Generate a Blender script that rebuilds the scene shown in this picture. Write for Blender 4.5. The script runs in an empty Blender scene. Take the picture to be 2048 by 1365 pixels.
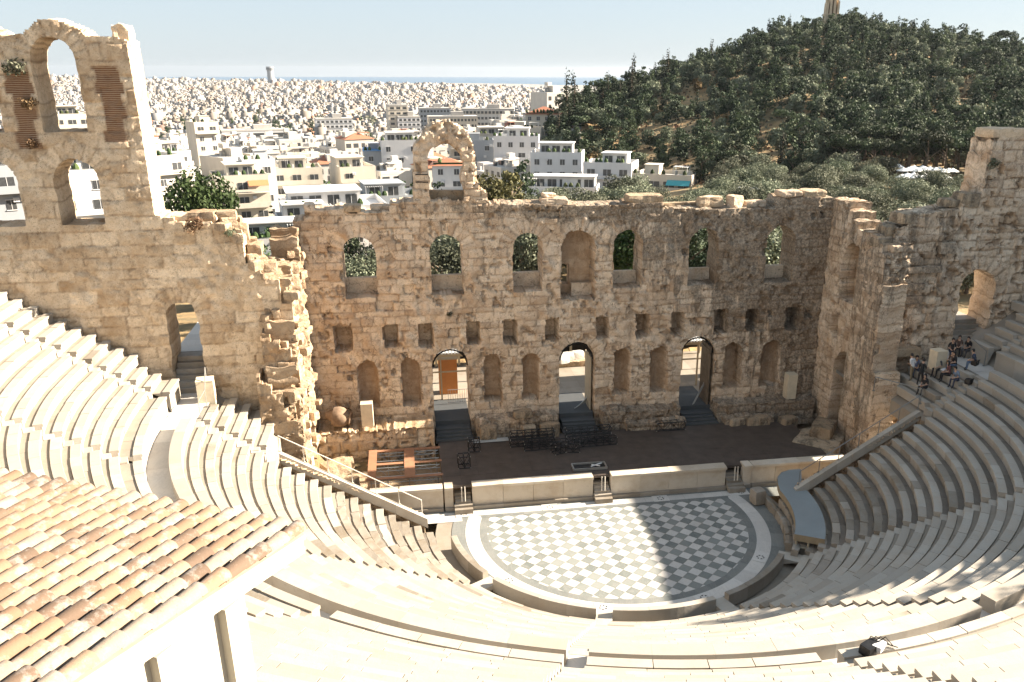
import bpy, bmesh, math, random
import numpy as np
from mathutils import Vector, Matrix, Quaternion
R = math.radians
HAZE = 0.000035
SC = bpy.context.scene
COL = SC.collection

# ------------------------------------------------------------------ camera
PXO, PYO, FPX, PITCH, YAW, ROLL = 89.8016, 124.7386, 1738.0558, 0.366193, 0.173191, 0.002961
CAMP = Vector((-12.0384, -46.8530, 26.7154))
cp, sp = math.cos(PITCH), math.sin(PITCH)
FW = Vector((math.sin(YAW)*cp, math.cos(YAW)*cp, -sp))
RT0 = Vector((math.cos(YAW), -math.sin(YAW), 0))
UP0 = RT0.cross(FW)
RT = math.cos(ROLL)*RT0 + math.sin(ROLL)*UP0
UP = -math.sin(ROLL)*RT0 + math.cos(ROLL)*UP0
cd = bpy.data.cameras.new("camera")
cam = bpy.data.objects.new("camera", cd); COL.objects.link(cam)
cam.matrix_world = Matrix(((RT.x, UP.x, -FW.x, CAMP.x), (RT.y, UP.y, -FW.y, CAMP.y), (RT.z, UP.z, -FW.z, CAMP.z), (0, 0, 0, 1)))
cd.sensor_width = 36.0; cd.lens = FPX/2048*36.0
cd.shift_x = -PXO/2048; cd.shift_y = PYO/2048
cd.clip_start = 0.1; cd.clip_end = 40000
SC.camera = cam

# ------------------------------------------------------------------ light
SUN_AZ, SUN_EL = R(88.0), R(26.3)
w = bpy.data.worlds.new("World"); SC.world = w; w.use_nodes = True
nt = w.node_tree; nt.nodes.clear()
sky = nt.nodes.new('ShaderNodeTexSky'); sky.sky_type = 'NISHITA'; sky.sun_disc = False
sky.sun_elevation = SUN_EL; sky.sun_rotation = SUN_AZ; sky.altitude = 100; sky.air_density = 1.0; sky.dust_density = 0.4; sky.ozone_density = 1.0
bg = nt.nodes.new('ShaderNodeBackground'); bg.inputs[1].default_value = 0.05
wo = nt.nodes.new('ShaderNodeOutputWorld')
mx = nt.nodes.new('ShaderNodeMix'); mx.data_type = 'RGBA'; mx.inputs[0].default_value = .854; mx.inputs[7].default_value = (2.34, 2.76, 3.18, 1)
nt.links.new(sky.outputs[0], mx.inputs[6]); nt.links.new(mx.outputs[2], bg.inputs[0]); nt.links.new(bg.outputs[0], wo.inputs[0])
sd = bpy.data.lights.new("sun", 'SUN'); sd.energy = 5.0; sd.angle = R(0.53); sd.color = (1.0, 0.87, 0.71)
so = bpy.data.objects.new("sun", sd); COL.objects.link(so)
sv = Vector((math.sin(SUN_AZ)*math.cos(SUN_EL), math.cos(SUN_AZ)*math.cos(SUN_EL), math.sin(SUN_EL)))
so.rotation_euler = sv.to_track_quat('Z', 'Y').to_euler(); so.location = sv*200
vs = SC.view_settings; vs.view_transform = 'Standard'; vs.look = 'None'; vs.gamma = 1.0; vs.exposure = 2.35; vs.use_curve_mapping = False
SC.cycles.max_bounces = 8; SC.cycles.diffuse_bounces = 4; SC.cycles.transparent_max_bounces = 12

# ------------------------------------------------------------------ helpers
def ray(x, y):
    return FW*FPX + RT*(x-1024-PXO) + UP*(682.5+PYO-y)
def az_of(px):
    d = ray(px, 140); return math.atan2(d.x, d.y)
def polar(px, D, py=None):
    py = min(480, 140+1738*20/D) if py is None else py
    d = ray(px, py); a = math.atan2(d.x, d.y); return CAMP.x+math.sin(a)*D, CAMP.y+math.cos(a)*D
def tag(o, label=None, cat=None, group=None, kind=None):
    if label: o['label'] = label
    if cat: o['category'] = cat
    if group: o['group'] = group
    if kind: o['kind'] = kind
    return o
def thing(name, label, cat, loc=(0, 0, 0), rz=0, group=None):
    o = bpy.data.objects.new(name, None); COL.objects.link(o)
    o.location = loc; o.rotation_euler = (0, 0, rz); o.empty_display_size = 0.3
    return tag(o, label, cat, group)
def link(name, me, parent=None):
    o = bpy.data.objects.new(name, me); COL.objects.link(o)
    if parent is not None: o.parent = parent
    return o
def mesh_np(name, V, F, mats, midx=None, attrs=None, smooth=False, sharp=None):
    """V (n,3) array, F list of tuples or (m,4) int array"""
    me = bpy.data.meshes.new(name)
    V = np.asarray(V, dtype=np.float32)
    if isinstance(F, np.ndarray):
        m, k = F.shape
        me.vertices.add(len(V)); me.vertices.foreach_set('co', V.ravel())
        me.loops.add(m*k); me.loops.foreach_set('vertex_index', F.astype(np.int32).ravel())
        me.polygons.add(m)
        me.polygons.foreach_set('loop_start', np.arange(0, m*k, k, dtype=np.int32))
        me.polygons.foreach_set('loop_total', np.full(m, k, dtype=np.int32))
        me.update(calc_edges=True)
    else:
        me.from_pydata([tuple(v) for v in V], [], F); me.update()
    for mt in (mats if isinstance(mats, (list, tuple)) else [mats]): me.materials.append(mt)
    if midx is not None: me.polygons.foreach_set('material_index', np.asarray(midx, dtype=np.int32))
    if attrs:
        for k2, (dom, arr) in attrs.items():
            a = me.attributes.new(k2, 'FLOAT', dom); a.data.foreach_set('value', np.asarray(arr, dtype=np.float32))
    if smooth:
        me.polygons.foreach_set('use_smooth', np.ones(len(me.polygons), dtype=bool))
        if sharp: me.set_sharp_from_angle(angle=R(sharp))
    me.validate(); me.update()
    return me

class MB:
    """collects simple shapes into ONE mesh, with a tone value per face"""
    def __init__(s): s.v = []; s.f = []; s.t = []; s.m = []
    def face(s, idx, tone, m): s.f.append(tuple(idx)); s.t.append(tone); s.m.append(m)
    def hexa(s, P, tone=.5, m=0):
        b = len(s.v); s.v += [tuple(p) for p in P]
        for q in ((0, 3, 2, 1), (4, 5, 6, 7), (0, 1, 5, 4), (1, 2, 6, 5), (2, 3, 7, 6), (3, 0, 4, 7)):
            s.face([b+i for i in q], tone, m)
    def box(s, c, d, rz=0, tone=.5, m=0, jit=0, rx=0, ry=0, rnd=random):
        x, y, z = d[0]/2, d[1]/2, d[2]/2
        P = [Vector(p) for p in ((-x, -y, -z), (x, -y, -z), (x, y, -z), (-x, y, -z), (-x, -y, z), (x, -y, z), (x, y, z), (-x, y, z))]
        if jit: P = [p+Vector((rnd.uniform(-jit, jit), rnd.uniform(-jit, jit), rnd.uniform(-jit, jit))) for p in P]
        M = Matrix.Translation(c) @ Matrix.Rotation(rz, 4, 'Z') @ Matrix.Rotation(ry, 4, 'Y') @ Matrix.Rotation(rx, 4, 'X')
        s.hexa([M @ p for p in P], tone, m)
    def tube(s, pts, r, n=8, tone=.5, m=0, cap=True):
        pts = [Vector(p) for p in pts]; rs = r if isinstance(r, (list, tuple)) else [r]*len(pts)
        b = len(s.v); prev = None
        for i, p in enumerate(pts):
            a = pts[max(i-1, 0)]; c = pts[min(i+1, len(pts)-1)]
            d = (c-a).normalized()
            if prev is None:
                ref = Vector((0, 0, 1)) if abs(d.z) < .9 else Vector((1, 0, 0))
                u = d.cross(ref).normalized()
            else:
                u = (prev - d*prev.dot(d)).normalized()
            prev = u; v = d.cross(u)
            for k in range(n):
                an = 2*math.pi*k/n; s.v.append(tuple(p+(u*math.cos(an)+v*math.sin(an))*rs[i]))
        for i in range(len(pts)-1):
            for k in range(n):
                k2 = (k+1) % n
                s.face((b+i*n+k, b+i*n+k2, b+(i+1)*n+k2, b+(i+1)*n+k), tone, m)
        if cap:
            s.face([b+k for k in range(n)][::-1], tone, m); e = b+(len(pts)-1)*n
            s.face([e+k for k in range(n)], tone, m)
    def lathe(s, c, prof, n=24, tone=.5, m=0, M=None):
        b = len(s.v); M = M or Matrix.Identity(4)
        for (r, z) in prof:
            for k in range(n):
                a = 2*math.pi*k/n
                s.v.append(tuple(Vector(c) + (M @ Vector((r*math.cos(a), r*math.sin(a), z)))))
        for i in range(len(prof)-1):
            for k in range(n):
                k2 = (k+1) % n
                s.face((b+i*n+k, b+i*n+k2, b+(i+1)*n+k2, b+(i+1)*n+k), tone, m)
    def poly(s, pts, tone=.5, m=0):
        b = len(s.v); s.v += [tuple(p) for p in pts]; s.face(range(b, b+len(pts)), tone, m)
    def prism(s, xy, z0, z1, tone=.5, m=0):
        n = len(xy); b = len(s.v)
        s.v += [(x, y, z0) for x, y in xy] + [(x, y, z1) for x, y in xy]
        s.face(range(b+n, b+2*n), tone, m); s.face([b+i for i in range(n)][::-1], tone, m)
        for i in range(n):
            j = (i+1) % n; s.face((b+i, b+j, b+n+j, b+n+i), tone, m)
    def mesh(s, name, mats, smooth=False, sharp=40):
        return mesh_np(name, s.v, s.f, mats, s.m, {'tone': ('FACE', s.t)}, smooth, sharp)
    def build(s, name, mats, parent=None, smooth=False, sharp=40):
        return link(name, s.mesh(name, mats, smooth, sharp), parent)

# ------------------------------------------------------------------ noise (numpy)
_rs = np.random.RandomState(7)
_TAB = _rs.rand(256, 256).astype(np.float32)
def vnoise(x, y, seed=0):
    x = np.asarray(x, float)+seed*17.31; y = np.asarray(y, float)+seed*9.77
    xi = np.floor(x).astype(int); yi = np.floor(y).astype(int)
    fx = x-xi; fy = y-yi; fx = fx*fx*(3-2*fx); fy = fy*fy*(3-2*fy)
    g = lambda a, b: _TAB[a & 255, b & 255]
    return (g(xi, yi)*(1-fx)+g(xi+1, yi)*fx)*(1-fy)+(g(xi, yi+1)*(1-fx)+g(xi+1, yi+1)*fx)*fy
def fbm(x, y, seed=0, o=4):
    s = 0; a = .5; t = 0
    for i in range(o):
        s = s+a*vnoise(x*2**i, y*2**i, seed+i*3); t += a; a *= .5
    return s/t
def hash2(a, b, seed=0):
    h = np.sin(a*127.1+b*311.7+seed*74.7)*43758.5453
    return h-np.floor(h)

# ------------------------------------------------------------------ materials
def newmat(name):
    m = bpy.data.materials.new(name); m.use_nodes = True; n = m.node_tree
    return m, n, n.nodes['Principled BSDF']
def N(nt, typ, **kw):
    n = nt.nodes.new(typ)
    for k, v in kw.items():
        if k.startswith('i_'):
            n.inputs[int(k[2:])].default_value = v
        else: setattr(n, k, v)
    return n
def mixc(nt, fac, a, b, mode='MIX'):
    n = nt.nodes.new('ShaderNodeMix'); n.data_type = 'RGBA'; n.blend_type = mode
    for s, v in ((0, fac), (6, a), (7, b)):
        if hasattr(v, 'links') or hasattr(v, 'is_linked'): nt.links.new(v, n.inputs[s])
        else: n.inputs[s].default_value = v if s == 0 else (*v, 1) if len(v) == 3 else v
    return n.outputs[2]
def mth(nt, op, a, b=0.0, clamp=False):
    n = nt.nodes.new('ShaderNodeMath'); n.operation = op; n.use_clamp = clamp
    for s, v in ((0, a), (1, b)):
        if hasattr(v, 'is_linked'): nt.links.new(v, n.inputs[s])
        else: n.inputs[s].default_value = v
    return n.outputs[0]
def ramp(nt, src, stops):
    n = nt.nodes.new('ShaderNodeValToRGB'); nt.links.new(src, n.inputs[0])
    e = n.color_ramp.elements
    while len(e) < len(stops): e.new(.5)
    for el, (p, c) in zip(e, stops):
        el.position = p; el.color = (c, c, c, 1) if isinstance(c, (int, float)) else (*c, 1)
    return n.outputs[0]
def attr(nt, name):
    n = nt.nodes.new('ShaderNodeAttribute'); n.attribute_name = name; return n.outputs['Fac']
def noise(nt, scale, detail=6, rough=.6, vec=None, dist=0):
    n = nt.nodes.new('ShaderNodeTexNoise'); n.inputs['Scale'].default_value = scale; n.inputs['Detail'].default_value = detail
    n.inputs['Roughness'].default_value = rough; n.inputs['Distortion'].default_value = dist
    if vec is not None: nt.links.new(vec, n.inputs['Vector'])
    return n.outputs['Fac']
def objco(nt, scale=(1, 1, 1)):
    t = nt.nodes.new('ShaderNodeTexCoord'); mp = nt.nodes.new('ShaderNodeMapping')
    mp.inputs['Scale'].default_value = scale; nt.links.new(t.outputs['Object'], mp.inputs[0]); return mp.outputs[0]
def bump(nt, b, h, strength=.5, dist=.05):
    n = nt.nodes.new('ShaderNodeBump'); n.inputs['Strength'].default_value = strength; n.inputs['Distance'].default_value = dist
    nt.links.new(h, n.inputs['Height']); nt.links.new(n.outputs[0], b.inputs['Normal'])
def plain(name, col, rough=.7, metal=0.0, var=.15, scale=3.0, bmp=0.0):
    m, t, b = newmat(name)
    nz = noise(t, scale, 5, .6, objco(t))
    f = ramp(t, nz, [(.3, 1-var), (.7, 1+var*.6)])
    t.links.new(mixc(t, 1.0, col, f, 'MULTIPLY'), b.inputs['Base Color'])
    b.inputs['Roughness'].default_value = rough; b.inputs['Metallic'].default_value = metal
    if bmp: bump(t, b, noise(t, scale*6, 4, .6, objco(t)), bmp, .03)
    return m

def stone_mat(name, lo, hi, pale, grime_amt=1.0, crack=.8):
    m, t, b = newmat(name)
    co = objco(t)
    tone = attr(t, 'tone')
    base = mixc(t, tone, lo, hi)
    big = ramp(t, noise(t, .55, 5, .65, co), [(.36, 0), (.66, 1)])
    base = mixc(t, mth(t, 'MULTIPLY', big, .55), base, pale)
    med = ramp(t, noise(t, 2.3, 6, .7, co, .6), [(.42, 0), (.62, 1)])
    base = mixc(t, mth(t, 'MULTIPLY', med, .28), base, (lo[0]*.75, lo[1]*.62, lo[2]*.5))
    rust = ramp(t, noise(t, .9, 4, .6, objco(t, (1, 1, .45))), [(.58, 0), (.74, 1)])
    base = mixc(t, mth(t, 'MULTIPLY', rust, .5), base, (.44, .255, .12))
    # lichen and soot streaks running down from the ledges
    g = attr(t, 'grime')
    st = noise(t, .8, 7, .72, objco(t, (1.5, 1.5, .34)), .6)
    gm = mth(t, 'ADD', mth(t, 'MULTIPLY', g, .72), mth(t, 'MULTIPLY', mth(t, 'SUBTRACT', st, .5), 1.35))
    gm = ramp(t, gm, [(.36, 0), (.50, 1)])
    sp_ = ramp(t, noise(t, 6.0, 6, .75, co), [(.32, .25), (.62, 1)])
    base = mixc(t, mth(t, 'MULTIPLY', mth(t, 'MULTIPLY', gm, sp_), .86*grime_amt), base, (.075, .068, .055))
    # mortar / cracks, and the sunk pits given the same dark colour
    mo = attr(t, 'mort_pit')
    base = mixc(t, mth(t, 'MULTIPLY', mo, .62), base, (.16, .10, .055))
    pit = ramp(t, noise(t, 9.0, 6, .8, co), [(.30, 0), (.43, 1)])
    base = mixc(t, mth(t, 'MULTIPLY', mth(t, 'SUBTRACT', 1.0, pit), .85), base, (.12, .075, .04))
    blot = ramp(t, noise(t, 1.35, 8, .78, objco(t, (1, 1, .8)), .8), [(.54, 0), (.66, 1)])
    base = mixc(t, mth(t, 'MULTIPLY', blot, .55*grime_amt), base, (.13, .10, .07))
    # fine cracks and pitted edges
    vo = t.nodes.new('ShaderNodeTexVoronoi'); vo.feature = 'DISTANCE_TO_EDGE'; vo.inputs['Scale'].default_value = 1.15
    wv_ = t.nodes.new('ShaderNodeVectorMath'); wv_.operation = 'ADD'; nz = t.nodes.new('ShaderNodeTexNoise'); nz.inputs['Scale'].default_value = 1.8; nz.inputs['Detail'].default_value = 6
    t.links.new(co, nz.inputs['Vector']); sc_ = t.nodes.new('ShaderNodeVectorMath'); sc_.operation = 'SCALE'; sc_.inputs['Scale'].default_value = 1.1
    t.links.new(nz.outputs['Color'], sc_.inputs[0]); t.links.new(co, wv_.inputs[0]); t.links.new(sc_.outputs[0], wv_.inputs[1]); t.links.new(wv_.outputs[0], vo.inputs['Vector'])
    cr = ramp(t, vo.outputs['Distance'], [(.0, 1), (.028, 0)])
    cm = ramp(t, noise(t, .9, 4, .6, co), [(.44, 0), (.56, 1)])
    base = mixc(t, mth(t, 'MULTIPLY', mth(t, 'MULTIPLY', cr, cm), crack), base, (.10, .065, .04))
    p2 = ramp(t, noise(t, 14.0, 4, .8, co), [(.34, 1), (.44, 0)])
    base = mixc(t, mth(t, 'MULTIPLY', mth(t, 'MULTIPLY', p2, ramp(t, noise(t, 1.1, 3, .6, co), [(.4, .25), (.6, 1)])), .9), base, (.07, .045, .03))
    br = attr(t, 'brick')
    bk = N(t, 'ShaderNodeTexBrick'); t.links.new(objco(t, (1, 1, 1)), bk.inputs[0])
    # courses of thin bricks: wave along z
    sx = N(t, 'ShaderNodeSeparateXYZ'); t.links.new(objco(t), sx.inputs[0])
    wv = mth(t, 'PINGPONG', mth(t, 'ADD', sx.outputs[2], mth(t, 'MULTIPLY', noise(t, 1.2, 3, .6, co), .1)), .055)
    wl = ramp(t, mth(t, 'MULTIPLY', wv, 18.0), [(.25, 0), (.5, 1)])
    bc = mixc(t, wl, (.34, .25, .165), mixc(t, noise(t, 3.0, 4, .7, co), (.11, .055, .032), (.25, .125, .07)))
    base = mixc(t, br, base, bc)
    # brown plaster in the arched niches, also darkening them in place of recess shade
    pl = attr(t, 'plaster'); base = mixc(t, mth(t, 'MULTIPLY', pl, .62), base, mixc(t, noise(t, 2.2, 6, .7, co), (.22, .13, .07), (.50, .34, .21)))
    t.links.new(base, b.inputs['Base Color']); b.inputs['Roughness'].default_value = .92
    b.inputs['Specular IOR Level'].default_value = .2
    h = mth(t, 'ADD', mth(t, 'MULTIPLY', noise(t, 5.0, 8, .75, co), 1.0), mth(t, 'MULTIPLY', noise(t, 1.6, 4, .6, co), 1.2))
    bump(t, b, h, .9, .10)
    return m
def marble_mat(name, lo, hi, stain, amt=.5, veins=.3):
    m, t, b = newmat(name)
    co = objco(t)
    tone = attr(t, 'tone')
    base = mixc(t, tone, lo, hi)
    s1 = ramp(t, noise(t, .8, 6, .65, co), [(.45, 0), (.7, 1)])
    base = mixc(t, mth(t, 'MULTIPLY', s1, amt), base, stain)
    ve = ramp(t, noise(t, 1.6, 8, .7, objco(t, (1.0, .35, 1.0)), 1.5), [(.47, 0), (.5, 1), (.53, 0)])
    base = mixc(t, mth(t, 'MULTIPLY', ve, veins), base, (.25, .24, .23))
    dk = ramp(t, noise(t, 3.4, 7, .75, co), [(.60, 0), (.74, 1)])
    base = mixc(t, mth(t, 'MULTIPLY', dk, amt*.9), base, (.13, .115, .10))
    t.links.new(base, b.inputs['Base Color']); b.inputs['Roughness'].default_value = .62
    b.inputs['Specular IOR Level'].default_value = .3
    bump(t, b, noise(t, 7.0, 6, .7, co), .35, .02)
    return m
M = {}
M['stone'] = stone_mat('weathered_limestone', (.43, .305, .20), (.74, .60, .445), (.80, .70, .57))
M['stone_dry'] = stone_mat('pale_limestone', (.385, .265, .155), (.77, .62, .445), (.82, .70, .54), .7, .22)
M['stone_mid'] = stone_mat('sunlit_rubble_darkened', (.24, .165, .10), (.42, .325, .225), (.46, .38, .285), .9, .5)  # wall stone darkened for the sunlit left ruin so it does not clip
M['block'] = stone_mat('old_block_stone', (.30, .22, .14), (.46, .36, .25), (.52, .44, .33))
M['marble'] = marble_mat('white_marble', (.305, .277, .235), (.39, .362, .315), (.325, .26, .19), .5, .2)
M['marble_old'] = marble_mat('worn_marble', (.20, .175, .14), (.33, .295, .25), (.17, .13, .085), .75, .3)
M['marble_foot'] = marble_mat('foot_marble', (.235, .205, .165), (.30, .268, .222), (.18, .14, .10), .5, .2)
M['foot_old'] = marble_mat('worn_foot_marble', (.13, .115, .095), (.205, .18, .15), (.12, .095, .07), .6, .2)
M['stage_marble'] = marble_mat('stage_front_marble', (.46, .40, .32), (.58, .52, .43), (.34, .25, .16), .5, .1)
M['tile_white'] = marble_mat('white_paving', (.43, .415, .39), (.53, .515, .485), (.6, .55, .47), .25, .25)
M['tile_grey'] = marble_mat('grey_paving', (.13, .145, .138), (.22, .235, .22), (.26, .26, .235), .4, .5)
M['border'] = marble_mat('grey_border', (.13, .14, .135), (.18, .19, .18), (.22, .21, .185), .4, .4)
M['black'] = plain('black_inlay', (.03, .03, .03), .6)
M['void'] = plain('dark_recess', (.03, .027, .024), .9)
# ------------------------------------------------------------------ masonry sheets
def sdf(op, u, v):
    c, w, vb, vt = op['c'], op['w'], op['vb'], op['vt']
    if op.get('shape', 'arch') == 'rect':
        return np.maximum(np.abs(u-c)-w, np.maximum(vb-v, v-vt))
    vs_ = vt-w
    side = np.where(v > vs_, np.hypot(u-c, v-vs_)-w, np.abs(u-c)-w)
    return np.maximum(side, vb-v)
def masonry(name, parent, mat, O, Ud, Nd, u0, u1, v0, v1, step, ops, top, T, seed, grime=0.0, keep=None, relief=1.0,
            course=(.42, .72), blen=(.55, 1.7), rubble=None, bricks=(), holes=.03, back=True, pits=1.0):
    """an eroded ashlar wall: front sheet with block relief, openings cut through, niches sunk in"""
    rs = np.random.RandomState(seed)
    nu = int(round((u1-u0)/step)); nv = int(round((v1-v0)/step))
    us = np.linspace(u0, u1, nu+1); vv = np.linspace(v0, v1, nv+1)
    U, V = np.meshgrid(us, vv, indexing='ij')
    uc = (U[:-1, :-1]+U[1:, 1:])/2; vc = (V[:-1, :-1]+V[1:, 1:])/2
    # jitter so that the lattice never shows
    U = U+rs.uniform(-.2, .2, U.shape)*step; V = V+rs.uniform(-.2, .2, V.shape)*step
    U[0] = u0; U[-1] = u1; V[:, 0] = v0
    mask = np.ones((nu, nv), bool)
    for op in ops:
        if op['kind'] == 'hole': mask &= sdf(op, uc, vc) > 0
    if top is not None: mask &= vc < top(uc)+.16*(fbm(uc*2.2, vc*0+seed, seed, 3)-.5)
    if keep is not None: mask &= keep(uc, vc)
    # snap the vertices round openings onto their outlines
    for op in ops:
        s = sdf(op, U, V); near = np.abs(s) < step*.62
        e = .002
        gx = (sdf(op, U+e, V)-s)/e; gy = (sdf(op, U, V+e)-s)/e
        gl = np.hypot(gx, gy)+1e-6
        rag = op.get('rag', .05)*(vnoise(U*2.2+3, V*2.2, seed+5)-.5)*2
        U = np.where(near, U-gx/gl*(s-rag), U); V = np.where(near & (gy != 0), V-gy/gl*(s-rag), V)
    # block pattern
    uw = U+.10*(vnoise(U*1.3, V*1.3, seed)-.5)*2+.05*(vnoise(U*4, V*4, seed+1)-.5)
    vw = V+.07*(vnoise(U*1.1, V*1.7, seed+2)-.5)*2+.04*(vnoise(U*4, V*4, seed+3)-.5)
    cb = [v0-1.0]
    while cb[-1] < v1+1.5: cb.append(cb[-1]+rs.uniform(*course))
    cb = np.array(cb); ci = np.clip(np.searchsorted(cb, vw)-1, 0, len(cb)-2)
    dv = np.minimum(vw-cb[ci], cb[ci+1]-vw)
    bid = np.zeros(U.shape); du = np.zeros(U.shape); blk_l = np.ones(U.shape)
    for k in range(len(cb)-1):
        m_ = ci == k
        if not m_.any(): continue
        jb = [u0-2.0-rs.uniform(0, 1)]
        while jb[-1] < u1+2: jb.append(jb[-1]+rs.uniform(*blen))
        jb = np.array(jb); x = uw[m_]
        j = np.clip(np.searchsorted(jb, x)-1, 0, len(jb)-2)
        bid[m_] = j+k*131.0; du[m_] = np.minimum(x-jb[j], jb[j+1]-x)
    d = np.minimum(dv, du)
    # voussoirs round the arches
    for op in ops:
        rg = op.get('ring', 0)
        if not rg: continue
        vs_ = op['vt']-op['w']; rr = np.hypot(U-op['c'], V-vs_); an = np.degrees(np.arctan2(V-vs_, U-op['c']))
        m_ = (rr > op['w']-.1) & (rr < op['w']+rg) & (an > 4) & (an < 176)
        k = np.floor(an/16.5); f = (an/16.5-k); da = np.minimum(f, 1-f)*np.radians(16.5)*rr
        d = np.where(m_, np.minimum(da, np.minimum(np.abs(rr-op['w']-rg), rr-op['w']+.15)), d)
        bid = np.where(m_, 9000+k+op['c']*37, bid)
    tone = hash2(bid, bid*.37+seed, seed)
    rmask = np.zeros(U.shape)
    if rubble is not None:
        rmask = np.clip(rubble(U, V), 0, 1)
    rub = (fbm(U*1.9, V*1.9, seed+11, 4)-.5)
    off = (tone-.5)*.085*relief
    deepm = (hash2(bid, bid*.71+3, seed+9) < holes) & (bid < 9000)
    off = np.where(deepm, off+.22, off)
    mort_pit = np.clip(1-d/.055, 0, 1)*(1-.7*rmask)
    off = off+np.clip(1-d/.10, 0, 1)*.05*relief*(1-.6*rmask)
    off = off*(1-.6*rmask)+rub*(.10+.38*rmask)*relief+(fbm(U*6, V*6, seed+4, 2)-.5)*.05*relief
    cav = fbm(U*2.6, V*2.6, seed+15, 4); cv = pits*np.clip((cav-.62)/.05, 0, 1)*(hash2(np.floor(U/2.3), np.floor(V/1.9), seed+2) < .6)
    off = off+cv*.12*relief; mort_pit = np.maximum(mort_pit, cv*.8)  # pits are sunk and coloured dark
    depth = off
    for op in ops:
        if op['kind'] == 'hole': continue
        s = sdf(op, U, V); ins = s < -.012
        D = op['depth']
        if op['kind'] == 'round':
            w_ = op['w']; vs_ = op['vt']-w_
            hh = np.where(V > vs_, (U-op['c'])**2+(V-vs_)**2, (U-op['c'])**2)
            dd = np.sqrt(np.clip(1-hh/w_**2, 0, 1))*D
        else: dd = D
        depth = np.where(ins, dd+off*.35, depth)
        mort_pit = np.where(ins, mort_pit*.7, mort_pit)
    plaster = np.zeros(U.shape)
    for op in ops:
        if op['kind'] != 'hole' and op['shape'] == 'arch': plaster = np.where(sdf(op, U, V) < -.03, 1.0, plaster)  # arched niches: mask for brown lining and painted recess shade
    brick = np.zeros(U.shape)
    for (a, b, c, e_) in bricks:
        kk = np.floor(V/.62); q = np.minimum(np.minimum(U-a-.3*hash2(kk, 1.0, seed), b-U-.35*hash2(kk, 2.0, seed)), np.minimum(V-c, e_-V))
        brick = np.maximum(brick, np.clip(q/.06, 0, 1))
    depth = depth+brick*.06; mort_pit = mort_pit*(1-brick)
    g = grime(U, V) if callable(grime) else np.full(U.shape, grime)
    Ud_ = np.array(Ud, float); O = np.array(O, float); Ud = np.array(Ud, float); Nd = np.array(Nd, float); Zd = np.array((0, 0, 1.0))
    P = O+U[..., None]*Ud+V[..., None]*Zd-depth[..., None]*Nd
    Tb = T+(fbm(U*1.5, V*1.5, seed+21, 2)-.5)*.2
    B = O+U[..., None]*Ud+V[..., None]*Zd-Tb[..., None]*Nd
    n1 = (nu+1)*(nv+1); idx = np.arange(n1).reshape(nu+1, nv+1)
    a, b, c, e_ = idx[:-1, :-1][mask], idx[1:, :-1][mask], idx[1:, 1:][mask], idx[:-1, 1:][mask]
    F = [np.stack([a, b, c, e_], 1)]
    if back: F.append(np.stack([a, e_, c, b], 1)+n1)
    mp = np.zeros((nu+2, nv+2), bool); mp[1:-1, 1:-1] = mask
    ii, jj = np.nonzero(mask)
    KR = 5; bu = np.zeros(n1, bool); BE = []
    for di, dj, p, q in ((-1, 0, (0, 1), (0, 0)), (1, 0, (1, 0), (1, 1)), (0, -1, (0, 0), (1, 0)), (0, 1, (1, 1), (0, 1))):
        m_ = ~mp[ii+1+di, jj+1+dj]
        i, j = ii[m_], jj[m_]
        x = idx[i+p[0], j+p[1]]; y = idx[i+q[0], j+q[1]]
        BE.append((x, y)); bu[x] = True; bu[y] = True
    bi = np.nonzero(bu)[0]; bm_ = np.full(n1, -1); bm_[bi] = np.arange(len(bi)); nb = len(bi)
    Pf, Bf = P.reshape(-1, 3)[bi], B.reshape(-1, 3)[bi]; ub, vb_ = U.ravel()[bi], V.ravel()[bi]
    XV = []
    for r_ in range(1, KR):
        f = r_/KR; am = .16*relief
        ou = (fbm(ub*3+r_*5.3, vb_*3, seed+31+r_, 2)-.5)*am*.5; ov = (fbm(ub*3.2, vb_*3.2+r_*3.1, seed+51+r_, 2)-.5)*am*.6+(hash2(np.floor(ub/.75), r_//2*1.0, seed)-.5)*.20*relief
        XV.append(Pf+(Bf-Pf)*f+ou[:, None]*Ud_+ov[:, None]*np.array((0, 0, 1.0)))
    def lay(v, r_): return v if r_ == 0 else (v+n1 if r_ == KR else 2*n1+(r_-1)*nb+bm_[v])
    for x, y in BE:
        for r_ in range(KR): F.append(np.stack([lay(y, r_), lay(x, r_), lay(x, r_+1), lay(y, r_+1)], 1))
    F = np.concatenate(F)
    # orientation: flip when the front sheet faces away from Nd
    if np.dot(np.cross(Ud, Zd), Nd) < 0: F = F[:, ::-1]
    Vall = np.concatenate([P.reshape(-1, 3), B.reshape(-1, 3)]+XV)
    two = lambda x: np.concatenate([x.ravel(), x.ravel()]+[x.ravel()[bi]]*(KR-1))
    used = np.zeros(len(Vall), bool); used[F.ravel()] = True
    rm = np.cumsum(used)-1
    me = mesh_np(name, Vall[used], rm[F], mat, None, {k: ('POINT', two(v)[used]) for k, v in (('tone', tone), ('mort_pit', mort_pit), ('grime', g), ('brick', brick), ('plaster', plaster))}, True, 38)
    return link(name, me, parent)
def blocky(fn, seed, du=.85, dz=.5):
    def f(u):
        k = np.floor(np.asarray(u)/du+.3*hash2(np.floor(np.asarray(u)/du), 1.0, seed)); uu = (k+.5)*du
        z = fn(uu); return np.round(z/dz+.35*(hash2(k, 2.0, seed)-.5))*dz
    return f
def lin(pts):
    xs, ys = zip(*pts); return lambda u: np.interp(u, xs, ys)
def A(kind, c, w, vb, vt, **k): return dict(kind=kind, c=c, w=w, vb=vb, vt=vt, shape='arch', **k)
def Q(kind, c, w, vb, vt, **k): return dict(kind=kind, c=c, w=w, vb=vb, vt=vt, shape='rect', **k)

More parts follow.
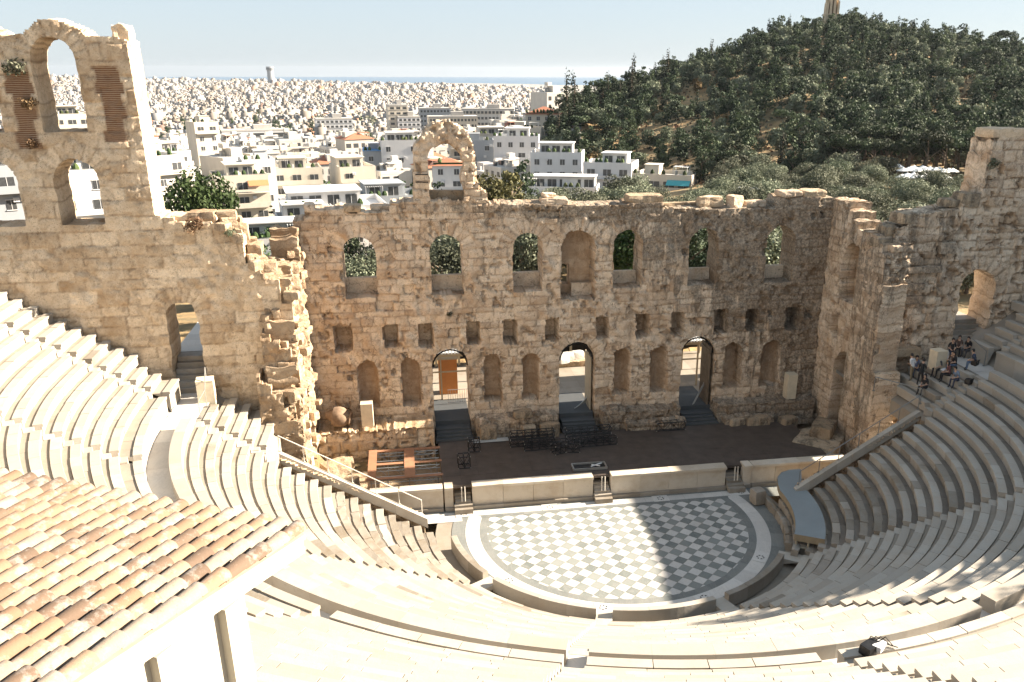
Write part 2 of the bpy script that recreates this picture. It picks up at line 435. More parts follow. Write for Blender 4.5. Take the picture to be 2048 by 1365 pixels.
YW, YP, XS = 13.27, 6.3, 18.95
rnd = random.Random(5)
# ---- the stage wall
stage_wall = thing('stage_wall', 'long tan ruined stage wall with a row of arched windows above doorways and niches', 'ruin wall', (0, YW, 1))
def rel(t): return Vector(t.location)
ops = []
for s in (-1, 1):
    for cx, w_ in ((3.62, 1.06), (9.3, 1.12), (15.2, 1.1)):
        ops.append(A('hole', s*cx, w_, 11.95, 16.15, ring=.95))
    for cx, w_ in ((3.45, .62), (12.2, .68)): ops.append(A('niche' if s*cx in (12.2, -12.2) else 'round', s*cx, w_, 3.75, 7.35, depth=1.2, ring=.5))
    for cx, w_ in ((6.3, .64), (15.25, .74)): ops.append(A('niche' if cx == 6.3 and s < 0 else 'round', s*cx, w_, 3.75, 7.35, depth=1.2, ring=.5))
    for cx, w_, z0, z1 in ((1.88, .44, 8.2, 9.85), (4.95, .47, 8.2, 9.9), (7.6, .46, 8.25, 9.9), (11.0, .47, 8.2, 9.95), (13.45, .46, 8.3, 9.93), (16.72, .58, 8.2, 9.95)):
        ops.append(Q('niche', s*cx, w_, z0, z1, depth=1.5, rag=.12))
    ops.append(A('hole', s*9.35, 1.32, .9, 8.0, ring=.8))
    ops.append(Q('niche', s*18.0, .3, 9.1, 9.7, depth=.5)); 
ops += [A('niche', 0, 1.2, 11.27, 16.2, depth=1.55, ring=1.0), Q('hole', -.75, .36, 12.05, 13.55, rag=.02), A('hole', 0, 1.36, .9, 8.05, ring=.8)]
for u_, z_ in ((-13.4, 6.2), (-16.5, 6.0), (4.9, 5.6), (-9.95, 11.2), (-5.9, 11.0), (7.9, 14.2), (14.0, 14.0), (17.6, 16.6), (18.3, 16.6), (14.9, 9.3)):
    ops.append(Q('niche', u_, .2, z_, z_+.45, depth=.4, rag=.1))
wt = lin([(-19.1, 17.3), (-18.6, 17.35), (-18.5, 18.0), (-15.9, 18.05), (-15.8, 17.75), (-13.0, 17.8), (-12.9, 18.35), (-11.2, 18.5), (-6.3, 18.45), (-6.2, 18.1), (-2.4, 18.1), (-2.3, 17.95), (-.9, 17.95), (3.4, 17.9),
          (3.5, 18.0), (6.1, 18.0), (6.2, 17.55), (14.6, 17.4), (14.9, 18.2), (19.1, 18.1)])
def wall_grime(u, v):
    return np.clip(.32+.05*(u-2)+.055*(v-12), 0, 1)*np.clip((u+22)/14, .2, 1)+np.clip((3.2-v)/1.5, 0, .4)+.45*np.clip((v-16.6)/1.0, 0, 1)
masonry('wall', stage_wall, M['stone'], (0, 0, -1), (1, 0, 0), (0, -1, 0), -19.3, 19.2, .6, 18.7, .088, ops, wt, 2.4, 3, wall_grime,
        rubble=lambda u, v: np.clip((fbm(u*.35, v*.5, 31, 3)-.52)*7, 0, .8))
# low walls in the back of the windows
for s in (-1, 1):
    for cx in (3.62, 9.3, 15.2):
        b = MB(); z1 = 12.85 if s > 0 else 13.0
        b.box((s*cx, 1.9, (11.7+z1)/2-1), (2.7, .5, z1-11.7), tone=rnd.random(), jit=.03)
        b.build('window_parapet', M['stone'], stage_wall)
b = MB(); b.box((.45, 1.25, 11.75-1), (1.5, .5, .95), tone=.4, jit=.04); b.build('niche_step', M['stone'], stage_wall)
# free-standing arch on top
up = masonry('upper_arch', stage_wall, M['stone'], (0, 0, -1), (1, 0, 0), (0, -1, 0), -11.35, -6.35, 18.0, 23.6, .085,
        [A('hole', -9.13, 1.14, 17.9, 22.15, ring=.9, rag=.14)],
        lin([(-11.4, 19.0), (-11.25, 19.4), (-11.18, 21.9), (-10.7, 22.4), (-10.3, 23.1), (-9.5, 23.5), (-8.6, 23.45), (-7.7, 23.0), (-7.3, 22.2), (-7.12, 21.4), (-7.05, 20.2), (-6.95, 19.2), (-6.5, 19.0), (-6.3, 18.9)]), 1.5, 41, .1,
        rubble=lambda u, v: np.clip((v-20.5)/1.5, 0, .9), relief=1.3)
b = MB(); b.box((-9.13, 1.2, 18.55-1), (2.5, .5, .9), tone=.2, jit=.04); b.build('arch_parapet', M['block'], stage_wall)
for zz in (20.2, 19.7):
    b = MB(); b.tube([(-10.3, -.05, zz-1), (-11.1, -.05, zz-.98)], .035); b.tube([(-11.1, -.05, zz-1), (-11.2, 1.4, zz-.98)], .035); b.build('iron_strap', M['void'], stage_wall)
# loose blocks lying on the wall head
CO = [(-15.4, .5, 18.05, 1.1, 1.2, .45, 0), (-18.2, .7, 18.15, .7, 1.5, .5, .1), (-13.6, 1.2, 17.95, 1.3, 1.0, .4, .1), (-1.7, .8, 18.2, 1.9, 1.5, .5, 0), (-2.0, .9, 18.6, .9, .9, .3, .2), (4.8, .8, 18.25, 2.6, 1.5, .55, .02), (9.9, 1.2, 17.85, 1.9, .9, .75, .1), (11.7, 1.0, 17.8, 1.0, .9, 1.0, .5),
      (13.4, 1.4, 17.6, 1.6, 1.2, .45, 0), (15.7, .7, 18.4, 1.7, 1.4, .4, 0), (17.5, .8, 18.35, 1.8, 1.5, .5, .05), (8.0, 1.9, 17.6, 3.4, .7, .3, 0)]
for (x, y, z, dx, dy, dz, rz) in CO:
    me = bpy.data.meshes.new('coping_block'); bm = bmesh.new(); bmesh.ops.create_cube(bm, size=1)
    bmesh.ops.subdivide_edges(bm, edges=bm.edges[:], cuts=4, use_grid_fill=True)
    for v in bm.verts:
        p = v.co.copy(); n_ = p.normalized()
        q = Vector((p.x*dx, p.y*dy, p.z*dz)); k = 1-.12*max(0, p.length-.62)/.25
        q *= k; a_ = float(fbm(q.x*2+x, q.y*2+q.z*3+y, 4, 3)-.5)*.22; q += n_*a_
        v.co = Matrix.Rotation(rz, 3, 'Z') @ q
    bm.to_mesh(me); bm.free(); me.materials.append(M['block' if rnd.random() < .4 else 'stone']); a = me.attributes.new('tone', 'FLOAT', 'POINT'); tv = rnd.random(); a.data.foreach_set('value', [tv]*len(me.vertices))
    a = me.attributes.new('grime', 'FLOAT', 'POINT'); a.data.foreach_set('value', [.35]*len(me.vertices))
    o = link('coping_block', me, stage_wall); o.location = (x, y, z-1)

# ---- side walls (return walls of the stage) and the tall wings
def side_wall(s):
    if s < 0:
        t = thing('return_wall', 'crumbling sunlit return wall joining the left wing to the stage wall', 'ruin wall', (-XS, 4.4, 1))
        top = lin([(4.0, 5.5), (4.7, 6.5), (5.2, 8.6), (5.6, 10.2), (6.2, 11.0), (6.35, 12.6), (6.6, 13.2), (6.9, 14.6), (7.4, 15.1), (8.2, 15.4), (8.6, 14.9), (10.4, 14.6), (10.6, 15.1), (12.0, 15.2), (12.3, 16.4), (13.6, 17.0)])
    else:
        t = thing('return_wall', 'shaded return wall with an arched doorway joining stage wall to the right wing', 'ruin wall', (XS, 4.4, 1))
        top = lin([(4.0, 7.4), (4.9, 7.4), (5.3, 12.5), (5.9, 15.3), (6.4, 16.2), (8.0, 16.4), (9.0, 16.7), (10.2, 16.9), (10.4, 17.6), (11.6, 17.8), (11.8, 18.15), (13.5, 18.15)])
    os_ = [A('niche' if s > 0 else 'round', 9.55, 1.35, 11.3, 15.4, depth=1.1, ring=.8), A('hole' if s > 0 else 'niche', 8.85, 1.45, .9, 7.65, depth=1.5, ring=.8), A('round', 6.0, .55, 3.1, 6.9, depth=.6, ring=.4),
           Q('niche', 11.0, .42, 8.3, 9.9, depth=.6, rag=.1), Q('niche', 7.85, .42, 8.2, 9.8, depth=.6, rag=.1), Q('niche', 5.2, .3, 8.6, 9.4, depth=.4, rag=.1)]
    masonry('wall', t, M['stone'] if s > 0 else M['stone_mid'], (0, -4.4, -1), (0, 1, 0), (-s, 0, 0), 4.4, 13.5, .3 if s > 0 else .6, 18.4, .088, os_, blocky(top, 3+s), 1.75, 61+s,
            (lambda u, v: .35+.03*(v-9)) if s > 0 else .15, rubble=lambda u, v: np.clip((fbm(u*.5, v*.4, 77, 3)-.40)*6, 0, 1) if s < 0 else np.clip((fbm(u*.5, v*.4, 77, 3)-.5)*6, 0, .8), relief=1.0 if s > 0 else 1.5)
    return t
LT = side_wall(-1); side_wall(1)

def rock(name, parent, mat, loc, dims, seed, rz=0, tone=.5, gr=.2, amp=.25, label=None, cat=None, group=None):
    me = bpy.data.meshes.new(name); bm = bmesh.new(); bmesh.ops.create_cube(bm, size=1)
    bmesh.ops.subdivide_edges(bm, edges=bm.edges[:], cuts=5, use_grid_fill=True)
    for v in bm.verts:
        p = v.co.copy(); n_ = p.normalized(); q = Vector((p.x*dims[0], p.y*dims[1], p.z*dims[2]))
        q *= 1-.3*max(0, p.length-.55); q += n_*float(fbm(q.x*1.7+seed, q.y*1.7+q.z*2.3, seed, 3)-.5)*amp*min(dims)
        v.co = q
    bm.to_mesh(me); bm.free(); me.materials.append(mat)
    for k, val in (('tone', tone), ('grime', gr)):
        a = me.attributes.new(k, 'FLOAT', 'POINT'); a.data.foreach_set('value', [val]*len(me.vertices))
    o = link(name, me, parent); o.location = loc; o.rotation_euler = (0, 0, rz)
    return tag(o, label, cat, group) if label else o
# left wing
wl = thing('wing_wall', 'tall sunlit left wing wall with stacked arches rising in a broken tower', 'ruin wall', (-30, YP, 0))
opl = [A('hole', -25.42, .92, 8.55, 13.85, ring=.9, rag=.10)]
for k in range(4):
    opl.append(A('hole', -29.82-4.15*k, 1.14, 18.5, 22.1, ring=.9))
    opl.append(A('hole', -29.82-4.2*k, 1.12, 23.5, 28.3, ring=.75))
topl = lin([(-46, 28.2), (-35.1, 28.3), (-34.6, 28.9), (-33.2, 28.9), (-32.2, 28.35), (-31.6, 28.35), (-31.0, 28.45), (-30.6, 28.8), (-30.2, 29.05), (-29.4, 29.1), (-29.0, 29.0), (-28.3, 28.7), (-28.0, 28.35), (-26.1, 28.2), (-25.98, 28.1), (-25.95, 18.9), (-25.0, 18.75), (-24.9, 18.5), (-22.1, 18.45), (-22.0, 18.2), (-21.6, 18.1),
            (-21.5, 17.2), (-21.1, 16.9), (-21.0, 16.2), (-20.5, 16.0), (-20.4, 15.4), (-19.8, 15.1), (-19.6, 14.2), (-19.2, 14.0), (-19.0, 13.0)])
masonry('wall', wl, M['stone_dry'], (30, 0, 0), (1, 0, 0), (0, -1, 0), -44, -19.0, 1.5, 29.3, .1, opl, (lambda u: np.where(u > -21.7, blocky(topl, 5)(u), topl(u))), 2.5, 91, lambda u, v: .05+.1*np.clip((v-25)/3, 0, 1)+.12*np.clip((12-v)/8, 0, 1),
        rubble=lambda u, v: np.clip((fbm(u*.4, v*.4, 55, 3)-.5)*6+np.clip((u+21.5)*.5, 0, 1), 0, 1)*np.clip((24-v)/3, 0, 1), bricks=[(-28.05, -26.5, 22.9, 26.9), (-32.5, -31.0, 22.6, 26.6), (-36.4, -35.2, 22.6, 26.6)], course=(.55, .95), blen=(.9, 2.3), pits=.5, relief=1.0, holes=.015)
for i in range(34):
    f = i/33.0; x = -22.4+3.2*f+rnd.uniform(-.3, .3); z = float(topl(np.array([x])))+rnd.uniform(-.45, .1)
    rock('rubble_stone', wl, M['stone_mid'], (x+30, rnd.uniform(-.15, 1.9), z-.1), (rnd.uniform(.4, .9), rnd.uniform(.5, .9), rnd.uniform(.35, .7)), 800+i, rnd.uniform(0, 1.5), rnd.random(), .15, .5)
for i in range(30):
    y = rnd.uniform(-1.6, 5.8); z = float(lin([(-1.9, 7.0), (-1.0, 9.2), (-.1, 12.2), (.8, 15.0), (2.2, 15.3), (4.2, 14.7), (5.8, 15.5)])(np.array([y])))
    rock('rubble_stone', wl, M['stone_mid'], (rnd.uniform(-20.6, -19.0)+30, y, z+rnd.uniform(-.3, .15)), (rnd.uniform(.4, .9), rnd.uniform(.5, 1.0), rnd.uniform(.35, .7)), 860+i, rnd.uniform(0, 1.5), rnd.random(), .15, .5)
for i in range(44):
    z = rnd.uniform(1.5, 15.2); y = rnd.uniform(4.6, 8.5) if rnd.random() < .6 else rnd.uniform(8.5, 13.0)
    if z > 9 and y < 6: y += 2.5
    rock('rubble_stone', LT, M['stone_mid'], (rnd.uniform(-.12, .18), y-4.4, z-1), (rnd.uniform(.35, .75), rnd.uniform(.4, .9), rnd.uniform(.3, .6)), 930+i, rnd.uniform(0, 1.5), rnd.random(), .2, .5)
rock('broken_cap', wl, M['stone_dry'], (-26.45+30, 1.2, 28.45), (.9, 1.9, .9), 3, .1, .7, .1, .45)
rock('sill_rubble', wl, M['stone_dry'], (-24.0+30, 1.2, 18.6), (2.6, 1.8, .5), 5, 0, .5, .1, .4)
for i, (x, z, dx, dz) in enumerate(((-23.6, 18.75, 1.5, .55), (-22.3, 18.7, 1.1, .55), (-22.6, 17.9, 1.6, .5), (-20.9, 16.7, .8, .7), (-20.2, 15.6, .9, .7), (-19.5, 14.6, .8, .7), (-19.4, 13.2, .9, .8))):
    rock('loose_block', wl, M['stone_mid'], (x+30, .9+.3*(i % 2), z), (dx, 1.3, dz), i+10, .1*(i % 3), rnd.random(), .2, .35)
for (x, z, r_) in ((-31.9, 26.2, .5), (-31.7, 25.3, .35), (-31.4, 23.1, .3), (-24.2, 17.9, .5)): pass

# right wing
wr = thing('wing_wall', 'grey-stained right wing wall with an arched stair doorway and broken corner tower', 'ruin wall', (25, YP, 0))
opr = [A('hole', 26.85, 1.28, 8.55, 14.0, ring=.9, rag=.1)]
for k in range(4):
    opr.append(A('hole', 33.4+4.6*k, 1.2, 18.5, 22.1)); opr.append(A('hole', 33.0+4.2*k, 1.15, 23.5, 28.3))
for (u_, z_, w_, h_) in ((20.6, 3.6, .3, 1.6), (20.5, 7.2, .35, 1.2), (22.8, 9.6, .2, .6), (29.4, 14.6, .25, .9)): opr.append(Q('niche', u_, w_, z_, z_+h_, depth=.4, rag=.12))
topr = lin([(18.9, 15.9), (20.0, 16.2), (20.2, 17.0), (20.9, 17.2), (21.2, 17.8), (24.4, 18.1), (24.6, 18.5), (25.7, 18.7), (25.9, 19.3), (26.05, 22.4), (26.6, 22.75), (29.5, 22.7), (31.5, 24.0), (31.6, 28.3), (46, 28.3)])
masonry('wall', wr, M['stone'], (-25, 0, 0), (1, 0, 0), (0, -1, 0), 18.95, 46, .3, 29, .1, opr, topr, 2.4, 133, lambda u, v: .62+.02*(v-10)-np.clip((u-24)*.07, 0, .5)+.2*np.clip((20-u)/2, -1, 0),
        rubble=lambda u, v: np.clip((fbm(u*.5, v*.5, 19, 3)-.48)*6, 0, 1)*np.clip((27-u)/3, 0, 1), relief=1.6, course=(.45, .8))
rock('tower_cap', wr, M['stone_dry'], (27.2-25, 1.0, 22.95), (2.7, 1.9, .6), 8, .05, .6, .3, .3)
rock('tower_cap', wr, M['stone'], (29.2-25, 1.0, 22.9), (1.6, 1.9, .55), 9, .05, .4, .3, .3)
for i, (x, z, dx, dz) in enumerate(((25.2, 18.7, 1.2, .9), (24.3, 18.45, 1.0, .5), (20.9, 17.6, 1.2, .7), (20.0, 16.7, 1.0, .7), (19.4, 16.0, 1.1, .6))):
    rock('loose_block', wr, M['block'], (x-25, .7+.3*(i % 2), z), (dx, 1.5, dz), i+30, .1*(i % 3), rnd.random(), .6, .35)
for i, (x, z, dx, dz, dy) in enumerate(((21.2, 14.8, 2.0, .5, .5), (22.4, 14.2, 2.6, .45, .6), (21.4, 13.0, 2.6, .5, .45), (23.9, 15.6, 1.2, .8, .5), (20.9, 9.6, 1.0, 1.2, .4), (21.9, 12.1, 1.6, .6, .35))):
    rock('projecting_block', wr, M['stone'], (x-25, -.1, z), (dx, dy, dz), i+50, 0, rnd.random(), .75, .3)
b = MB(); b.box((22.6-25, 3.0, 4.0), (.5, 7.5, 8.4), tone=.4); b.box((21.6-25, 6.6, 4.0), (2.0, .5, 8.4), tone=.5); b.box((21.6-25, 3.0, 8.5), (2.4, 7.5, .5), tone=.5); b.build('stair_chamber', M['block'], wr)
# anta pier closing the right return wall
masonry('corner_pier', wr, M['stone'], (-25, -1.9, 0), (1, 0, 0), (0, -1, 0), 18.9, 20.75, .3, 7.6, .088, [Q('niche', 19.6, .3, 1.0, 5.6, depth=.25, rag=.08)], blocky(lin([(18.9, 7.5), (20.8, 7.2)]), 4), 1.9, 171, .6)
masonry('corner_pier', wr, M['stone'], (-25, -1.15, 0), (1, 0, 0), (0, -1, 0), 18.9, 20.75, 7.0, 16.2, .088, [], blocky(lin([(18.9, 15.0), (19.6, 15.9), (20.8, 16.4)]), 6), 1.4, 173, .65, relief=1.3)
masonry('corner_pier', wl, M['stone_mid'], (30, -1.9, 0), (1, 0, 0), (0, -1, 0), -21.3, -18.9, .3, 9.6, .088, [], blocky(lin([(-21.3, 9.4), (-20.4, 8.6), (-19.6, 7.8), (-18.9, 6.6)]), 4, .6), 1.9, 175, .25, rubble=lambda u, v: np.ones(u.shape)*.9, relief=1.5)
masonry('corner_pier', wl, M['stone_mid'], (30, -1.0, 0), (1, 0, 0), (0, -1, 0), -20.9, -18.9, 6.0, 12.4, .088, [], blocky(lin([(-20.9, 12.2), (-20.0, 11.3), (-18.9, 10.2)]), 6, .6), 1.3, 177, .25, rubble=lambda u, v: np.ones(u.shape)*.9, relief=1.5)
# ------------------------------------------------------------------ orchestra floor
D_ = .89
def inside(x, y): return y < 2.62 and math.hypot(x, y) < 8.42
mb = MB()
for i in range(-13, 14):
    for j in range(-13, 14):
        for kind in (0, 1):
            cx = .05+(i+.5*kind)*D_; cy = 2.13-.45+(j+.5*kind)*D_*1.01
            if not inside(cx*.955, cy*.955-.02): continue
            h = D_/2-.012
            mb.poly([(cx+h, cy, 0), (cx, cy+h, 0), (cx-h, cy, 0), (cx, cy-h, 0)][::1], rnd.random(), 1-kind)
fl = mb.build('pavement', [M['tile_white'], M['tile_grey']]); tag(fl, kind='structure'); fl['label'] = 'checkered white and grey marble orchestra floor'
def ring_pts(r, a0, a1, n): return [(r*math.sin(R(a0+(a1-a0)*k/n)), -r*math.cos(R(a0+(a1-a0)*k/n))) for k in range(n+1)]
def strip(mb, r0, r1, a0, a1, z, tone_step, m=0, n=None):
    n = n or int(abs(a1-a0)/tone_step)
    for k in range(n):
        b0, b1 = a0+(a1-a0)*k/n, a0+(a1-a0)*(k+1)/n; tn = rnd.random(); q = 4
        for e in range(q):
            c0, c1 = b0+(b1-b0)*e/q, b0+(b1-b0)*(e+1)/q
            p = [(r0*math.sin(R(c0)), -r0*math.cos(R(c0)), z), (r1*math.sin(R(c0)), -r1*math.cos(R(c0)), z), (r1*math.sin(R(c1)), -r1*math.cos(R(c1)), z), (r0*math.sin(R(c1)), -r0*math.cos(R(c1)), z)]
            mb.poly(p if a1 > a0 else p[::-1], tn, m)
mb = MB()
strip(mb, 8.12, 8.62, -108.5, 108.5, .008, 6, 0)          # grey inner border
strip(mb, 8.6, 9.46, -108.0, 108.0, .012, 8, 1)           # white band
strip(mb, 9.44, 10.3, -112, 112, .004, 9, 0)              # outer dark walk
for (x0, x1, y0, y1, z, m) in ((-8.3, 8.3, 2.42, 2.78, .016, 0), (-9.4, 9.4, 2.76, 3.42, .02, 1), (-13.2, 13.2, 3.40, 3.85, .006, 0), (-13.4, -9.5, 2.2, 3.42, .009, 1), (9.5, 12.6, 2.2, 3.42, .009, 0)):
    n = max(1, int((x1-x0)/1.3))
    for k in range(n):
        a, b = x0+(x1-x0)*k/n, x0+(x1-x0)*(k+1)/n-.012
        mb.poly([(a, y0, z), (b, y0, z), (b, y1, z), (a, y1, z)], rnd.random(), m)
tag(mb.build('pavement', [M['border'], M['tile_white']]), kind='structure')
mb = MB(); mb.prism(ring_pts(11.3, -150, 150, 60), -1.2, -.02, .4); tag(mb.build('ground', M['marble_foot']), kind='structure')
# inlaid rosettes: white plaque with a ring of black petals
ROS = [(-9.37, 3.1), (-3.75, 3.1), (3.75, 3.1), (9.37, 3.1)]+[(9.03*math.sin(R(a)), -9.03*math.cos(R(a))) for a in (-55.3, -18.1, 18.1, 55.3)]
for k, (x, y) in enumerate(ROS):
    t = thing('floor_rosette', ('inlaid black rosette on the white strip before the stage front' if k < 4 else 'inlaid black rosette on the curved white band of the orchestra'), 'inlay', (x, y, .03), 0 if k < 4 else math.atan2(x, -y), 'rosettes inlaid round the orchestra floor')
    b = MB(); b.box((0, 0, 0), (1.05, .8, .012), tone=.95); b.build('plaque', M['tile_white'], t)
    b = MB()
    for e in range(6):
        a0, a1 = R(60*e+9), R(60*e+51)
        b.poly([(.11*math.cos((a0+a1)/2), .11*math.sin((a0+a1)/2), .011)]+[(.235*math.cos(a), .235*math.sin(a), .011) for a in np.linspace(a0, a1, 6)], 0)
    b.build('petal_ring', M['black'], t)

# ------------------------------------------------------------------ cavea
RIMZ = 17.6
RL0, ZL0, DR, DZ = 11.4, .89, .705, .4403
RU0, ZU0, DZU = 26.7, 9.93, .4515
def pathpt(r, s):
    """s: angle in degrees inside +-90, metres beyond that are straight along +y (coded as 90+metres)"""
    if s < -90: return Vector((-r, -(s+90), 0)), Vector((-1, 0, 0))
    if s > 90: return Vector((r, s-90, 0)), Vector((1, 0, 0))
    a = R(s); d = Vector((math.sin(a), -math.cos(a), 0)); return d*r, d
def sweep(mb, prof, s0, s1, tone, m=0, jit=0.0, dz=0.0, dr=0.0, wear=0.0):
    """prof: list of (r, z, matindex) open polyline swept along the seat curve with end caps"""
    n = max(1, int(math.ceil(abs(s1-s0)/2.2))) if -90 <= s0 <= 90 and -90 <= s1 <= 90 else max(1, int(abs(s1-s0)/.8))
    b = len(mb.v); k = len(prof)
    for i in range(n+1):
        s = s0+(s1-s0)*i/n
        for (r, z, mi) in prof:
            p, d = pathpt(r+dr, s)
            wz = rnd.uniform(-wear, wear*.3); p = p + d*rnd.uniform(-wear, wear)
            mb.v.append((p.x, p.y, z+dz+wz))
    for i in range(n):
        for j in range(k-1):
            mb.face((b+i*k+j, b+(i+1)*k+j, b+(i+1)*k+j+1, b+i*k+j+1), tone, prof[j][2])
    mb.face([b+j for j in range(k)], tone, prof[0][2]); mb.face([b+n*k+j for j in range(k)][::-1], tone, prof[0][2])
def seat_row(parent, r, z, zprev, segs, old=0.0, name='seat_row', depth=DR, last=False, foot='marble_foot'):
    mb = MB()
    for (s0, s1) in segs:
        # cut into blocks
        L = abs(s1-s0)*(R(1)*r if abs(s0) <= 90 and abs(s1) <= 90 else 1.0)
        nb = max(1, int(round(L/rnd.uniform(1.3, 1.9))))
        cuts = [0]+[(k+rnd.uniform(-.25, .25))/nb for k in range(1, nb)]+[1]
        g = .013/max(L, .1)
        for k in range(nb):
            a, b_ = s0+(s1-s0)*(cuts[k]+g), s0+(s1-s0)*(cuts[k+1]-g)
            o = old if rnd.random() < (.45 if old > .5 else .15) else old*.3
            mm = 1 if rnd.random() < old*.9 else 0
            dz = rnd.uniform(-.012, .008)-(.05*o*rnd.random()); dr = rnd.uniform(-.012, .012)+.06*o*rnd.random()
            tn = rnd.random()
            prof = [(r+.06, zprev-.16, mm), (r+.055, z-.15, mm), (r, z-.13, mm), (r, z-.012, mm), (r+.014, z, mm), (r+.425, z, mm), (r+.435, z-.3, mm)]
            sweep(mb, prof, a, b_, tn, 0, 0, dz, dr, .035*o)
        # foot strip
        nb = max(1, int(round(L/2.2)))
        for k in range(nb):
            a, b_ = s0+(s1-s0)*(k+.003)/nb, s0+(s1-s0)*(k+.997)/nb
            sweep(mb, [(r+.44, z-.3, 2), (r+.442, z-.062, 2), (r+depth+.07, z-.062, 2)], a, b_, rnd.random(), 2, 0, rnd.uniform(-.01, .006))
    return mb.build(name, [M['marble'], M['marble_old'], M[foot]], parent)

AI = [-94.0, -56.0, -17.1, 18.4, 55.4, 94.0]       # aisle centres; lower tier
HW = .36
def ang(r): return math.degrees(HW/r)
LOWN = ['lower marble seating wedge at far left beside the left analemma coping', 'lower marble seating wedge left of the middle stair, wholly sunlit', 'lower marble seating wedge at the bottom middle facing the stage squarely', 'lower marble seating wedge right of centre crossed by dappled tree-like shadow', 'lower marble seating wedge at far right in blue shade under the seated people']
for wdg in range(5):
    t = thing('seating_wedge', LOWN[wdg], 'stone seating', (0, 0, 0))
    for k in range(19):
        r, z = RL0+DR*k, ZL0+DZ*k
        zp = z-DZ
        a0 = AI[wdg]+ang(r) if wdg > 0 else -90.0-.0
        a1 = AI[wdg+1]-ang(r) if wdg < 4 else 90.0
        if wdg == 0: a0 = -90+(.35/r*57.3 if r < 19.9 else 0)
        if wdg == 4: a1 = 90-(.35/r*57.3 if r < 19.9 else 0)
        old = (.95 if k < 8 else .35 if k < 11 else .12) if wdg in (0, 4) else (.4 if k < 3 else .04)
        if k == 18: old = 0
        segs = [(a0, a1)]
        if r > 19.9:
            if wdg == 0: segs.append((-90.95, -90-5.6 if r < 22.9 else -90-3.4))
            if wdg == 4: segs.append((90.95, 90+5.6 if r < 22.9 else 90+3.4))
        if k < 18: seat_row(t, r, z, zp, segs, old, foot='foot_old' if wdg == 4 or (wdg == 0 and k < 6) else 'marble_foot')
    # parapet: the back of the last row
    r, z = RL0+DR*18, 8.9
    mb = MB(); a0 = AI[wdg]+ang(r) if wdg else -90; a1 = AI[wdg+1]-ang(r) if wdg < 4 else 90
    n = max(1, int((a1-a0)*.43/1.9)); 
    for k in range(n):
        a, b_ = a0+(a1-a0)*(k+.001)/n, a0+(a1-a0)*(k+.999)/n
        sweep(mb, [(r, 8.2, 0), (r, z-.012, 0), (r+.014, z, 0), (r+.59, z, 0), (r+.6, z-.015, 0), (r+.6, 8.0, 0)], a, b_, rnd.random(), dz=rnd.uniform(-.004, .004))
    mb.build('parapet', [M['marble']], t)
AU = [-94, -75.3, -56.0, -36.6, -17.0, .8, 19.7, 38.2, 57, 75.6, 94]
UPN = ['upper marble seating wedge stepping along the foot of the left wing wall', 'upper marble seating wedge left of the corridor, two aisles from the wing wall', 'upper marble seating wedge half hidden behind the tiled roof', 'upper marble seating wedge beside the white rendered hut corner', 'upper marble seating wedge at bottom middle, left of the grey aisle slab', 'upper marble seating wedge right of the grey aisle slab at the bottom edge', 'upper marble seating wedge with the bag lying on its front slab', 'upper marble seating wedge at the right edge behind the cut parapet end', 'upper marble seating wedge high on the right, nearest the camera side', 'upper marble seating wedge climbing beside the right wing doorway']
for wdg in range(10):
    t = thing('seating_wedge', UPN[wdg], 'stone seating', (0, 0, 0))
    for k in range(-1, 14):
        r, z = (RU0+DR*k, ZU0+DZU*k) if k >= 0 else (25.75, 9.55)
        a0 = AU[wdg]+ang(r) if wdg else -90-1.9
        a1 = AU[wdg+1]-ang(r) if wdg < 9 else 90+1.9
        segs = [(a0, a1)]
        if wdg == 0: segs = [(-91.9, -90), (-90, a1)]
        if wdg == 9: segs = [(a0, 90), (90, 91.9)]
        if wdg == 0: segs.append((-92.65, -96.2 if r > 27.5 else -95.0))
        if wdg == 9: segs.append((92.65, 96.2 if r > 29 else 94.6))
        seat_row(t, r, z, z-DZU if k >= 0 else 8.35, segs, .02, 'seat_row' if k >= 0 else 'podium', DR if k >= 0 else .95)
# solid core under the rows, corridor floor and rim
mb = MB()
for (r0, z0, r1, z1) in ((11.2, -.1, 24.0, 7.9), (24.0, 7.9, 24.62, 7.9), (25.8, 8.1, 26.6, 8.75), (26.6, 8.75, 36.6, 15.0)):
    for s0, s1 in ((-97.5, -90), (-90, -30), (-30, 30), (30, 90), (90, 97.5)):
        if abs(s0+s1) > 180:
            if r1 < 20.5: continue
            a, b_ = (max(r0, 20.3), r1); zz0 = z0+(z1-z0)*(a-r0)/(r1-r0) if r1 > r0 else z0
            sweep(mb, [(a, zz0-1, 0), (a, zz0, 0), (b_, z1, 0), (b_, z1-1, 0)], s0, s1, .5)
        else: sweep(mb, [(r0, z0-1, 0), (r0, z0, 0), (r1, z1, 0), (r1, z1-1, 0)], s0, s1, .5)
tag(mb.build('ground', [M['marble_foot']]), kind='structure')
mb = MB(); strip(mb, 24.02, 25.95, -90, 90, 8.3, 4, 0)
for s in (-1, 1):
    for k in range(4):
        a, b_ = .0+1.7*k, 1.7*(k+1)-.01
        mb.poly([(s*24.0, a, 8.3), (s*27.6, a, 8.3), (s*27.6, b_, 8.3), (s*24.0, b_, 8.3)][::s], rnd.random(), 0)
tag(mb.build('path', [M['tile_white']]), kind='structure')
mb = MB(); strip(mb, 36.5, 44, -90, 90, 15.9, 6, 0); tag(mb.build('path', [M['marble_foot']]), kind='structure')
